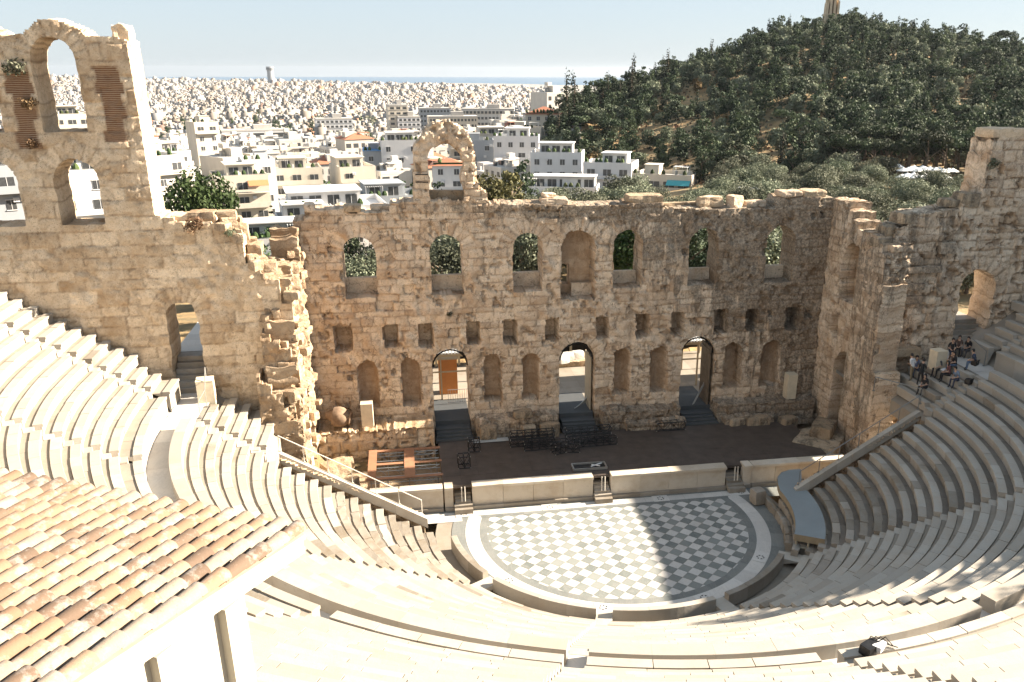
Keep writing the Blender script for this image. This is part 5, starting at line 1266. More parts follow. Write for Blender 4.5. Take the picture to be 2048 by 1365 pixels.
# plants rooted in the masonry
for x, y, z, s, lb in ((-31.75, 6.1, 26.2, .42, 'green shrub growing high on the left wing between its brick panels'), (-31.4, 6.1, 24.6, .3, 'straw coloured tuft on the left wing below the green shrub'), (-31.6, 6.15, 22.6, .25, 'small plant on the left wing under the straw coloured tuft'), (-23.9, 6.0, 17.9, .4, 'dry bush on the broken shoulder of the left wing'), (-22.0, 6.1, 17.6, .25, 'little green plant at the broken edge of the left wing'), (-19.2, 8.6, 9.2, .3, 'bright green tuft on the sunlit return wall'), (-9.3, 13.1, 10.4, .16, 'tiny dark plant under the second window from the left'), (26.2, 6.2, 20.7, .3, 'dark plant on the face of the right corner tower')):
    t = thing('wall_plant', lb, 'plant', (x, y, z)); t.scale = (s, s, s); o = link('leaves', crown_mesh('leaves', 'dry' if 'straw' in lb or 'dry' in lb else 'broad' if 'bright' in lb else 'olive', 2.4, 1.5, 260, .2, int(abs(x*7+z)), 'round'), t)
# the monument on the hill top
x, y = polar(1662, 431, 40); zb = float(terr(x, y))
t = thing('hill_monument', 'pale tall broken marble monument on the hill top', 'monument', (x, y, zb), -.15)
M['mon'] = plain('monument_marble', (.50, .40, .28), .85, 0, .2, .8, .4)
b = MB(); b.box((0, 0, 1.8), (7.2, 5, 3.6), tone=.5, jit=.1); b.build('base', [M['mon']], t)
b = MB(); b.box((0, 0, 4.9), (6.2, 4.4, 2.8), tone=.5, jit=.1); b.box((0, 0, 6.4), (6.6, 4.7, .35)); b.build('podium', [M['mon']], t)
b = MB()
for dx, h in ((-2.6, 4.4), (-1.0, 6.0), (.6, 6.9), (2.3, 5.2)): b.box((dx, 0, 6.5+h/2), (.9, 3.4, h), tone=.5, jit=.12)
b.box((0, 1.0, 9.6), (5.6, 1.2, 6.2), jit=.1); b.box((-.2, .4, 13.0), (3.4, 2.4, .8), jit=.15); b.box((.3, .4, 13.8), (1.7, 2, 1.3), jit=.2); b.build('niche_front', [M['mon']], t)
# ------------------------------------------------------------------ the city
def wallpaint(name, cols, var=.12):
    m, t, p = newmat(name); oi = t.nodes.new('ShaderNodeObjectInfo'); co = objco(t)
    st = [(i/max(1, len(cols)-1), c) for i, c in enumerate(cols)]
    c_ = ramp(t, oi.outputs['Random'], st) if len(cols) > 1 else ramp(t, noise(t, .2, 3, .6, co), [(0, cols[0]), (1, cols[0])])
    f = ramp(t, noise(t, .45, 6, .7, objco(t, (1, 1, .35))), [(.35, 1-var), (.65, 1.04)])
    f = mixc(t, 1.0, f, (1.0, 1.0, 1.0), 'MULTIPLY'); t.links.new(mixc(t, 1.0, c_, f, 'MULTIPLY'), p.inputs['Base Color']); p.inputs['Roughness'].default_value = .85; return m
M['plaster'] = wallpaint('pale_plaster', [(.50, .47, .43), (.46, .42, .36), (.54, .53, .51), (.42, .38, .32), (.52, .49, .44), (.43, .42, .41)])
M['plaster_w'] = wallpaint('white_plaster', [(.56, .555, .55)], .08)
M['plaster_c'] = wallpaint('cream_plaster', [(.52, .47, .39)], .1)
M['plaster_g'] = wallpaint('grey_blue_plaster', [(.29, .31, .33)], .1)
M['shutter'] = plain('dark_window', (.055, .058, .06), .35, 0, .3)
M['shutter_b'] = plain('brown_shutter', (.20, .13, .085), .6, 0, .2)
M['redtile'] = plain('red_roof_tile', (.30, .12, .065), .8, 0, .15)
M['rooftop'] = plain('grey_roof_screed', (.40, .38, .35), .9, 0, .15, .6)
M['awning_t'] = plain('turquoise_awning', (.06, .33, .36), .7, 0, .05); M['awning_o'] = plain('terracotta_awning', (.55, .17, .07), .7, 0, .05); M['bluesheet'] = plain('blue_roof_sheet', (.08, .25, .50), .5, 0, .1)
CR = random.Random(11)
UNITS = {}
def unit_mesh(key, fn):
    if key not in UNITS: UNITS[key] = fn()
    return UNITS[key]
def building(label, px, D, W, Dp, floors, rz=0.0, wall='plaster', roof='flat', balc=0.5, z=None, group=None, shut='shutter', fh=3.1, extras=True, ww=1.2, near=True, awn=None, seed=0, setback=0):
    """block with parapet roof, windows as parts, balconies, roof hut; front faces the theatre"""
    g = random.Random(seed*31+int(px)); x, y = polar(px, D); a = az_of(px)
    z0 = float(terr(x, y))-1.5 if z is None else z
    t = thing('house' if floors < 3 else 'apartment_building', label, 'building', (x, y, z0), -a+rz, group)
    H = floors*fh+1.5; mb = MB(); mat = [M[wall], M['rooftop']]
    mb.box((0, Dp/2, H/2), (W, Dp, H), tone=g.random())
    mb.build('wall', mat, t)
    mb = MB()
    for (c, d) in (((0, .1, H+.45), (W+.1, .2, .9)), ((0, Dp-.1, H+.45), (W+.1, .2, .9)), ((-W/2+.1, Dp/2, H+.45), (.2, Dp-.4, .9)), ((W/2-.1, Dp/2, H+.45), (.2, Dp-.4, .9))): mb.box(c, d)
    if roof == 'flat': mb.build('parapet', mat, t); mb = MB(); mb.box((0, Dp/2, H+.03), (W-.45, Dp-.45, .05)); mb.build('roof', [M['rooftop'] if g.random() < .6 else M['plaster_w']], t)
    else:
        mb = MB(); e = .5; h = min(W, Dp)*.22
        b4 = [(-W/2-e, -e, H), (W/2+e, -e, H), (W/2+e, Dp+e, H), (-W/2-e, Dp+e, H)]
        i_ = min(W, Dp)/2; rd = [(-W/2+i_, Dp/2, H+h), (W/2-i_, Dp/2, H+h)] if W > Dp else [(0, i_, H+h), (0, Dp-i_, H+h)]
        if W > Dp: mb.poly([b4[0], b4[1], rd[1], rd[0]]); mb.poly([b4[1], b4[2], rd[1]]); mb.poly([b4[2], b4[3], rd[0], rd[1]]); mb.poly([b4[3], b4[0], rd[0]])
        else: mb.poly([b4[0], b4[1], rd[0]]); mb.poly([b4[1], b4[2], rd[1], rd[0]]); mb.poly([b4[2], b4[3], rd[1]]); mb.poly([b4[3], b4[0], rd[0], rd[1]])
        mb.poly(b4[::-1]); mb.build('roof', [M['redtile']], t)
    wm = unit_mesh(('win', ww, shut), lambda: (lambda b: (b.box((0, 0, 0), (ww, .1, 1.35), m=0), b.box((0, -.03, -.74), (ww+.25, .16, .1), m=1), b.box((0, -.03, .74), (ww+.2, .12, .1), m=1), b.box((0, -.06, 0), (.06, .06, 1.35), m=1))[0] or b.mesh('window', [M[shut], M['plaster_w']]))(MB()))
    dm = unit_mesh(('door', ww, shut), lambda: (lambda b: (b.box((0, 0, -.25), (ww*1.6, .1, 2.1), m=0), b.box((0, -.06, -.25), (.07, .06, 2.1), m=1))[0] or b.mesh('window', [M[shut], M['plaster_w']]))(MB()))
    for side, L in (('f', W), ('r', Dp), ('l', Dp)):
        n = max(1, int(L/3.1))
        if side == 'l' and a < .05: continue
        for fl in range(floors):
            bal = side == 'f' and g.random() < balc
            for k in range(n):
                if g.random() < .12 or (side != 'f' and g.random() < .45): continue
                u = -L/2+L*(k+.5)/n; zc = 1.5+fl*fh+1.6
                o = link('window', dm if bal else wm, t)
                if side == 'f': o.location = (u, -.03, zc)
                elif side == 'r': o.location = (W/2+.03, Dp/2+u, zc); o.rotation_euler = (0, 0, math.pi/2)
                else: o.location = (-W/2-.03, Dp/2+u, zc); o.rotation_euler = (0, 0, -math.pi/2)
            if bal:
                b = MB(); zz = 1.5+fl*fh+.25; b.box((0, -.65, zz), (W-.4, 1.3, .16)); b.box((0, -1.27, zz+.55), (W-.4, .07, .95) if g.random() < .6 else (W-.4, .05, .5)); b.build('balcony', [M[wall]], t)
                if awn and fl == floors-1:
                    b = MB(); b.hexa([(W*.1, -1.5, zz+1.5), (W/2-.2, -1.5, zz+1.5), (W/2-.2, -.05, zz+2.5), (W*.1, -.05, zz+2.5), (W*.1, -1.5, zz+1.56), (W/2-.2, -1.5, zz+1.56), (W/2-.2, -.05, zz+2.56), (W*.1, -.05, zz+2.56)]); b.build('awning', [M[awn]], t)
    if extras and roof == 'flat':
        hx = g.uniform(-.25, .25)*W; b = MB(); b.box((hx, Dp*.55, H+1.25), (min(3.4, W*.4), min(3.6, Dp*.4), 2.5)); b.box((hx, Dp*.55, H+2.56), (min(3.8, W*.45), min(4.0, Dp*.45), .14)); b.build('roof_hut', [M[wall]], t)
        b = MB(); qx = -hx*.8; b.lathe((qx, Dp*.3, H+.9), [(.02, -.6), (.38, -.6), (.38, .6), (.02, .62)], 10); b.tube([(qx+1.2, Dp*.4, H), (qx+1.2, Dp*.4, H+3)], .035, 5); b.box((qx+1.2, Dp*.4, H+2.6), (1.1, .03, .03)); b.build('roof_tank', [M['alu']], t)
        if g.random() < .55 and W > 7:
            b = MB(); sx = W*.28*(-1 if hx > 0 else 1)
            for k in range(9): b.box((sx-1.6+.4*k, Dp*.3, H+2.5), (.1, 3.0, .1))
            for dx in (-1.6, 1.6):
                for dy in (-1.4, 1.4): b.box((sx+dx, Dp*.3+dy, H+1.25), (.1, .1, 2.5))
            b.build('pergola', [M['plaster_w']], t)
    if near and roof == 'flat' and W > 8 and g.random() < .8:
        pw, pd = W*g.uniform(.5, .75), Dp*g.uniform(.45, .65); px_ = g.uniform(-.12, .12)*W; b = MB(); b.box((px_, Dp*.6, H+1.4), (pw, pd, 2.8)); b.box((px_, Dp*.6-.3, H+2.88), (pw+.7, pd+1.0, .18)); b.build('penthouse', [M[wall]], t)
        for k in range(max(2, int(pw/2.4))): o = link('window', dm, t); o.location = (px_-pw/2+pw*(k+.5)/max(2, int(pw/2.4)), Dp*.6-pd/2-.03, H+1.4)
        b = MB(); z_ = H+1.0; b.tube([(-W/2+.1, .1, z_), (W/2-.1, .1, z_)], .03, 5); b.tube([(W/2-.1, .1, z_), (W/2-.1, Dp-.2, z_)], .03, 5); b.build('roof_rail', [M['alu']], t)
    for k in range(g.randint(1, 3)):
        b = MB(); ux, uz = g.uniform(-.4, .4)*W, 1.5+g.randint(0, max(0, floors-1))*fh+2.3; b.box((ux, -.2, uz), (.8, .35, .6)); b.lathe((ux, -.39, uz), [(.2, -.02), (.2, .02)], 10, M=Matrix.Rotation(R(90), 4, 'X')); b.build('air_conditioner', [M['plaster_w']], t)
    if near:
        b = MB()
        for k in range(int(W/1.3)):
            if k == 0: b.box((0, .6, H+.55), (W-.6, .5, .3), tone=.2)
            if g.random() < .5: b.lathe((-W/2+.6+1.3*k+g.uniform(-.3, .3), .6, H+.98), [(.02, -.4), (.4+.2*g.random(), -.1), (.5, .3), (.3, .75), (.03, .95)], 7, g.random())
        if b.v: b.build('roof_plants', [LM['broad']], t)
    return t
NB = [  # label, px, D, W, depth, floors, rot, kwargs
 ('low white house with stepped flat roofs just behind the left end of the stage wall', 668, 150, 17, 13, 2, .10, dict(wall='plaster_w', balc=0, z=-2.9)),
 ('second white flat roofed block adjoining the left end of the stage wall', 610, 146, 9, 9, 2, .10, dict(wall='plaster_w', balc=0, z=-4.2)),
 ('pale blue grey house with dark shuttered window in the gap left of the stage wall', 540, 112, 6.5, 8, 3, -.05, dict(wall='plaster_g', balc=.3, z=-7.2, extras=False)),
 ('white two storey house with roof terrace behind the araucaria', 545, 134, 12, 8, 2, .05, dict(wall='plaster_w', balc=.2, z=-5)),
 ('cream three storey house with terracotta awning left of the araucaria', 478, 205, 11, 12, 4, .12, dict(wall='plaster_c', balc=.8, awn='awning_o', z=-9.5)),
 ('white box shaped top storey house beside the terracotta awning house', 515, 212, 7, 9, 5, .12, dict(wall='plaster_w', balc=0, z=-10)),
 ('beige house with a planted roof garden left of centre', 588, 222, 12, 11, 4, .06, dict(wall='plaster_c', balc=.7, z=-10)),
 ('house with a dark glazed roof terrace left of the free standing arch', 785, 172, 12, 11, 3, .18, dict(wall='plaster_g', balc=.5, z=-7.5)),
 ('beige terrace house with plants left of the white windowed block', 712, 232, 9, 14, 4, .22, dict(wall='plaster_c', balc=.8, z=-11)),
 ('tall plain white block with small square windows left of the free standing arch', 800, 262, 10.5, 10, 5, .08, dict(wall='plaster_w', balc=0, z=-10)),
 ('pale house with a bright blue roof sheet beside the plain white block', 752, 268, 7.5, 8, 4, .08, dict(wall='plaster_g', balc=.3, z=-10)),
 ('red tiled house framed by the free standing arch', 895, 225, 8, 7, 4, .0, dict(roof='hip', wall='plaster_w', balc=.2, z=-9.5)),
 ('white house with long balconies right of the free standing arch', 1032, 262, 13, 10, 5, -.05, dict(wall='plaster_w', balc=.9, z=-9)),
 ('grey house between the arch and the long balconied house', 960, 275, 8, 9, 5, .0, dict(wall='plaster_g', balc=.2, z=-11)),
 ('large white block with a roof pergola on the right of the city', 1112, 228, 13, 10, 4, -.1, dict(wall='plaster_w', balc=.1, z=-7.5)),
 ('long low white house with planted terraces right of the arch', 1105, 192, 19, 9, 3, -.12, dict(wall='plaster_w', balc=.3, z=-8.6)),
 ('white house with stepped terraces left of the turquoise awning house', 1215, 218, 12, 10, 4, -.2, dict(wall='plaster_w', balc=.6, z=-9)),
 ('flat roofed balcony house with turquoise awnings at the edge of the wood', 1325, 206, 14, 10, 3, -.25, dict(wall='plaster_c', balc=1, awn='awning_t', z=-7.2, ww=1.6)),
 ('cream hillside house with red tiled top below the cypresses', 1085, 345, 13, 12, 6, -.1, dict(roof='hip', wall='plaster_c', balc=.6, z=-9)),
 ('terraced cream apartment house below the red tiled hillside house', 1045, 318, 13, 11, 5, -.1, dict(wall='plaster_c', balc=.9, z=-10)),
 ('grey white apartment house with deep balconies right of centre', 985, 318, 14, 11, 5, .1, dict(wall='plaster', balc=.9, z=-12)),
 ('white house with plants on every balcony behind the free standing arch', 925, 315, 9, 9, 5, .1, dict(wall='plaster', balc=.9, z=-13)),
 ('small red roofed house left of the plain white block', 735, 300, 7, 7, 3, .2, dict(roof='hip', wall='plaster_c', balc=.2, z=-13)),
 ('tall narrow cream apartment block right of the left wing tower', 412, 330, 8, 10, 7, .3, dict(wall='plaster_c', balc=.2, z=-14)),
 ('white apartment row along the left side of the dark avenue', 335, 205, 7, 20, 5, .5, dict(wall='plaster', balc=.8, z=-8)),
 ('pale apartment house further up the left side of the avenue', 345, 265, 9, 16, 5, .5, dict(wall='plaster', balc=.8, z=-12)),
 ('pale house with a green awning right of the avenue', 560, 288, 10, 10, 4, .1, dict(wall='plaster', balc=.7, awn='awning_t', z=-14)),
 ('white house seen through the lower arch of the left wing', 160, 160, 9, 9, 4, .1, dict(wall='plaster_w', balc=.6, z=-3)),
 ('pale house at the left picture edge behind the arch', 15, 150, 10, 9, 4, .1, dict(wall='plaster_g', balc=.6, z=-1)),
 ('cream house behind the upper arch of the left wing', 135, 290, 13, 10, 5, .1, dict(wall='plaster_c', balc=.6, z=-3)),
]
for i, (lb, px, D, W, Dp, fl, rz, kw) in enumerate(NB): building(lb, px, D, W, Dp, fl, rz, seed=i+1, **kw)
b = MB(); x, y = polar(748, 268); t = thing('roof_sheet', 'bright blue roof covering on the pale house', 'roof cover', (x, y, 4.6), -az_of(748)); b.hexa([(-3.6, -.4, 0), (3.6, -.4, 0), (3.6, 6, .5), (-3.6, 6, .5), (-3.6, -.4, .12), (3.6, -.4, .12), (3.6, 6, .62), (-3.6, 6, .62)]); b.build('sheet', [M['bluesheet']], t)
# middle distance: apartment blocks one by one, sharing a dozen meshes
def block_mesh(i):
    g = random.Random(900+i); W, Dp, fl = g.uniform(8, 13.5), g.uniform(8, 12), g.choice([2, 3, 3, 3, 4, 4, 5]); H = fl*3.05; b = MB()
    b.box((0, 0, H/2-4), (W, Dp, H+8), m=0); b.box((0, 0, H+.4), (W+.06, Dp+.06, .8), m=0); b.box((0, 0, H+.82), (W-.5, Dp-.5, .06), m=2)
    b.box((g.uniform(-.2, .2)*W, g.uniform(-.2, .2)*Dp, H+2), (W*.35, Dp*.4, 2.6), m=0)
    if g.random() < .5: b.box((g.uniform(-.2, .2)*W, .5, H+3.9), (W*.2, Dp*.2, 1.4), m=0)
    for k in range(g.randint(4, 9)):
        qx, qy = g.uniform(-.42, .42)*W, g.uniform(-.42, .42)*Dp; hh_ = g.uniform(.5, 1.8); b.box((qx, qy, H+.8+hh_/2), (g.uniform(.5, 2.2), g.uniform(.5, 1.8), hh_), m=g.choice([0, 0, 2, 1]))
    if g.random() < .6:
        qx = g.uniform(-.25, .25)*W; b.box((qx, -Dp*.25, H+2.9), (W*.4, Dp*.35, .12), m=g.choice([0, 1, 3, 2]))
        for sx in (-1, 1): b.box((qx+sx*W*.19, -Dp*.41, H+1.9), (.12, .12, 2.0), m=0)
    for k in range(3): qx, qy = g.uniform(-.4, .4)*W, g.uniform(-.4, .4)*Dp; b.tube([(qx, qy, H), (qx, qy, H+g.uniform(2.5, 4.5))], .05, 4, m=1)
    if i % 6 == 5:
        h = 2.2; b.hexa([(-W/2-.4, -Dp/2-.4, H+.8), (W/2+.4, -Dp/2-.4, H+.8), (W/2+.4, Dp/2+.4, H+.8), (-W/2-.4, Dp/2+.4, H+.8), (-W*.2, -.1, H+.8+h), (W*.2, -.1, H+.8+h), (W*.2, .1, H+.8+h), (-W*.2, .1, H+.8+h)], m=3)
    for f in range(fl):
        zc = f*3.05+1.7; stl = g.random()
        for sx, L, ax in ((-1, W, 0), (1, Dp, 1), (-1, Dp, 1)):
            n = max(2, int(L/2.8)); off = (Dp if ax == 0 else W)/2
            for k in range(n):
                if g.random() < .12: continue
                u = -L/2+L*(k+.5)/n; ww = g.choice([1.1, 1.3, 1.9])
                if ax == 0: b.box((u, -off-.02, zc), (ww, .1, 1.5), m=1)
                else: b.box((sx*(off+.02), u, zc), (.1, ww, 1.5), m=1)
        if stl < .75: b.box((0, -Dp/2-.6, f*3.05+.2), (W*.94, 1.2, .15), m=0); b.box((0, -Dp/2-1.18, f*3.05+.65), (W*.94, .08, .8), m=0)
        if g.random() < .5: b.box((W/2+.5, 0, f*3.05+.2), (1.0, Dp*.8, .15), m=0); b.box((W/2+1.0, 0, f*3.05+.6), (.08, Dp*.8, .7), m=0)
    return b.mesh('block', [M['plaster'], M['shutter'], M['rooftop'], M['redtile']])
BM = [block_mesh(i) for i in range(14)]
NEARXY = [polar(n[1], n[2]+n[4]/2) for n in NB]
mids = []; tries = 0; NMID = 300-len(NB)
while len(mids) < 1900 and tries < 40000:
    tries += 1; px = CR.uniform(-40, 1105); D = 235+900*CR.random()**1.25
    if px > 1040 and D < 380: continue
    x, y = polar(px, D)
    if abs(px-(372+(D-150)*.13)) < 16 and D < 420: continue
    if any((x-a)**2+(y-b)**2 < 14.5**2 for a, b in NEARXY): continue
    md = 11.8 if D < 600 else 13
    if any((x-a)**2+(y-b)**2 < md*md for a, b, *_ in mids): continue
    mids.append((x, y, D, CR.randrange(14), CR.choice([0, 0, 1.57])+.35+CR.uniform(-.06, .06)+(.3 if px < 500 else 0)))
mids.sort(key=lambda q: q[2])
ZL = ['pale flat roofed apartment block among the nearer city blocks', 'pale apartment block in the middle of the dense city', 'small looking apartment block far out in the dense city']
for i, (x, y, D, k, rz) in enumerate(mids[:NMID]):
    zn = 0 if D < 330 else 1 if D < 450 else 2
    o = link('apartment_block', BM[k], None); o.location = (x, y, float(terr(x, y))-.5); o.rotation_euler = (0, 0, rz); o.scale = (1, 1, CR.uniform(.75, 1.05)); tag(o, ZL[zn], 'building', 'apartment blocks of the city, %s' % ('nearer', 'middle', 'farther')[zn])
print('mids', len(mids), mids[min(NMID, len(mids)-1)][2])
# far city: one mass
m, t_, p_ = newmat('far_city'); tn = attr(t_, 'tone'); co = objco(t_)
wc = ramp(t_, tn, [(0, (.17, .14, .11)), (.2, (.22, .19, .16)), (.45, (.26, .24, .215)), (.7, (.30, .287, .27)), (.96, (.22, .22, .225)), (.985, (.30, .17, .11)), (1, (.28, .14, .08))])
sx = N(t_, 'ShaderNodeSeparateXYZ'); t_.links.new(co, sx.inputs[0])
zz = mth(t_, 'PINGPONG', sx.outputs[2], 1.55); xx = mth(t_, 'PINGPONG', mth(t_, 'ADD', sx.outputs[0], mth(t_, 'MULTIPLY', sx.outputs[1], .83)), 1.7)
wn = mth(t_, 'MULTIPLY', mth(t_, 'GREATER_THAN', zz, .85), mth(t_, 'GREATER_THAN', xx, .8))
nrm = t_.nodes.new('ShaderNodeNewGeometry'); sn = N(t_, 'ShaderNodeSeparateXYZ'); t_.links.new(nrm.outputs['Normal'], sn.inputs[0])
wn = mth(t_, 'MULTIPLY', wn, mth(t_, 'LESS_THAN', sn.outputs[2], .5))
t_.links.new(mixc(t_, mth(t_, 'MULTIPLY', wn, .8), wc, (.09, .09, .09)), p_.inputs['Base Color']); p_.inputs['Roughness'].default_value = .85; M['farcity'] = m
g = np.random.RandomState(21); V = []; T = []
far = [(x, y, D) for (x, y, D, *_q) in mids[NMID:]]
nf = 30000; pxs = g.uniform(-60, 1130, nf); Df = 1050*(4700/1050.)**g.rand(nf)
for a, b in zip(pxs, Df): far.append((*polar(a, b), b))
far = np.array(far); n = len(far); zt = terr(far[:, 0], far[:, 1]); sc = np.clip(far[:, 2]/2000, .8, 1.4)
hx = (3.6+3.6*g.rand(n))*sc; hy = (3.6+3.6*g.rand(n))*sc; hh = (4.5+3.0*g.rand(n)**1.4+7*(g.rand(n) < .03))*np.clip(sc, .9, 1.3); an = .35+1.57*g.randint(0, 2, n)+.07*g.randn(n)
ca, sa = np.cos(an), np.sin(an)
def corners(px_, py_, x0, y0, z0, z1):
    out = []
    for z_ in (z0, z1):
        for (u, v) in ((-1, -1), (1, -1), (1, 1), (-1, 1)):
            lx, ly = u*px_+x0, v*py_+y0; out.append(np.stack([far[:, 0]+lx*ca-ly*sa, far[:, 1]+lx*sa+ly*ca, z_], 1))
    return np.stack(out, 1)
C1 = corners(hx, hy, 0, 0, zt-6, zt+hh); C2 = corners(hx*.35, hy*.4, hx*.2*g.randn(n), hy*.2*g.randn(n), zt+hh-.2, zt+hh+2.6)
V = np.concatenate([C1, C2]).reshape(-1, 3); nb = 2*n
q = np.array([(4, 5, 6, 7), (0, 1, 5, 4), (1, 2, 6, 5), (2, 3, 7, 6), (3, 0, 4, 7)])
F = (np.arange(nb)[:, None, None]*8+q[None]).reshape(-1, 4); tn_ = g.rand(n); T = np.repeat(np.concatenate([tn_, tn_]), 5)
tag(link('distant_city', mesh_np('distant_city', V, F, M['farcity'], None, {'tone': ('FACE', T)})), 'dense pale city of flat roofed blocks stretching to the sea', 'city', kind='stuff')
# a few large buildings out in the city, each a thing
def slab(label, px, D, W, Dp, H, rz, wall, nx, nf, name='office_building', dz=0):
    x, y = polar(px, D); t = thing(name, label, 'building', (x, y, float(terr(x, y))-1+dz), -az_of(px)+rz); b = MB(); b.box((0, Dp/2, H/2), (W, Dp, H)); b.build('wall', [M[wall]], t)
    b = MB(); b.box((0, Dp/2, H+.5), (W*1.01, Dp*1.02, 1)); b.box((W*.1, Dp/2, H+2.4), (W*.25, Dp*.5, 3)); b.build('roof', [M['rooftop']], t)
    for f in range(nf):
        b = MB()
        b.box((0, -.04, H*(f+.55)/nf), (W*.94, .2, H/nf*.46)); b.build('window_row', [M['shutter']], t); b = MB()
        for k in range(nx+1): b.box((-W/2+W*k/nx, -.12, H*(f+.55)/nf), (W/nx*.36, .2, H/nf*.5))
        b.box((0, -.11, H*(f+.55)/nf-H/nf*.25), (W, .2, .3))
        b.build('pier_row', [M[wall]], t)
slab('long office block with a grid of dark windows before the sea, left one of two', 905, 640, 34, 14, 19, .1, 'plaster_c', 14, 5)
slab('long office block with a grid of dark windows before the sea, right one of two', 975, 700, 40, 14, 21, -.05, 'plaster', 14, 5)
slab('blocky white modern building standing out in the left centre of the city', 664, 690, 26, 14, 17, .1, 'plaster_w', 8, 5)
slab('tall cream stepped tower block in the city centre', 795, 640, 13, 14, 27, .15, 'plaster_c', 3, 8)
slab('lower white wing beside the cream tower block', 816, 636, 15, 12, 19, .15, 'plaster_w', 5, 6)
slab('dark grey glazed block right of the cream tower block', 868, 740, 24, 14, 22, .1, 'plaster_g', 9, 6)
slab('very long low white building in the left of the city', 505, 640, 44, 16, 11, .12, 'plaster_w', 3, 2)
slab('blue grey block at the left end of the long low white building', 430, 655, 13, 14, 10, .12, 'plaster_g', 3, 2)
x, y = polar(541, 3300); t = thing('skyscraper', 'lone grey tower rising above the far city skyline', 'tower', (x, y, float(terr(x, y))-5)); b = MB(); b.lathe((0, 0, 0), [(11, 0), (11, 30), (10.5, 52), (12.5, 56), (12.5, 66), (.1, 66.5)], 16); b.build('shaft', [M['plaster_g']], t)
b = MB(); b.lathe((0, 0, 0), [(12.8, 57), (12.8, 60), (12.8, 60.2)], 16); b.build('window_band', [M['shutter']], t)
# faint cape beyond the sea
# ------------------------------------------------------------------ café under the pines, container, kiosk
M['parasol'] = plain('white_parasol', (.66, .66, .64), .7, 0, .06); M['parasol_b'] = plain('beige_parasol', (.50, .42, .33), .7, 0, .06)
PR = random.Random(8)
def parasol(px, D, r, mat, lab, grp):
    x, y = polar(px, D); t = thing('parasol', lab, 'parasol', (x, y, float(terr(x, y))), PR.uniform(0, 1), grp); b = MB(); b.lathe((0, 0, 0), [(r, 2.25), (r*.98, 2.36), (.06, 2.95), (.02, 3.0)], 8); b.build('canopy', [M[mat]], t); b = MB(); b.tube([(0, 0, 0), (0, 0, 2.95)], .035, 6); b.build('pole', [M['alu']], t)
for k in range(14): parasol(1800+8.2*k+PR.uniform(-3, 3), 199+PR.uniform(-2, 2), 1.35, 'parasol', 'white café parasol in the back row under the dark pines', 'white café parasols')
for k in range(13): parasol(1805+8*k+PR.uniform(-3, 3), 190+PR.uniform(-2, 2), 1.4, 'parasol', 'white café parasol in the front row under the dark pines', 'white café parasols')
for k in range(5): parasol(1888+17*(k % 3)+PR.uniform(-3, 3), 183-4*(k//3), 2.2, 'parasol_b', 'large beige parasol at the right end of the café', 'beige café parasols')
x, y = polar(1702, 228); t = thing('kiosk', 'pale blue white kiosk among the dark trees', 'kiosk', (x, y, float(terr(x, y))), -.3); b = MB(); b.box((0, 0, 2.2), (3.6, 3.4, 4.4)); b.build('wall', [M['plaster_w']], t); b = MB(); b.box((0, 0, 4.5), (4.2, 4, .2)); b.build('roof', [M['plaster_g']], t)
x, y = polar(1503, 150); t = thing('shelter', 'small pale blue roofed shelter peeping out of the olive grove', 'shelter', (x, y, float(terr(x, y))+1), -.3); b = MB(); b.box((0, 0, 2.2), (3.6, 2.2, 4.4)); b.build('wall', [M['plaster_g']], t); b = MB(); b.box((0, 0, 4.5), (4.2, 2.6, .2)); b.build('roof', [M['plaster_w']], t)

# ------------------------------------------------------------------ air
hm = bpy.data.materials.new('pale_air'); hm.use_nodes = True; ht = hm.node_tree; ht.nodes.clear()
pv = ht.nodes.new('ShaderNodeVolumePrincipled'); pv.inputs['Color'].default_value = (.62, .68, .76, 1); pv.inputs['Density'].default_value = HAZE; pv.inputs['Anisotropy'].default_value = .35
ho = ht.nodes.new('ShaderNodeOutputMaterial'); ht.links.new(pv.outputs[0], ho.inputs['Volume'])
b = MB(); b.box((0, 4000, -12), (26000, 26000, 170)); tag(b.build('haze', [hm]), kind='stuff')
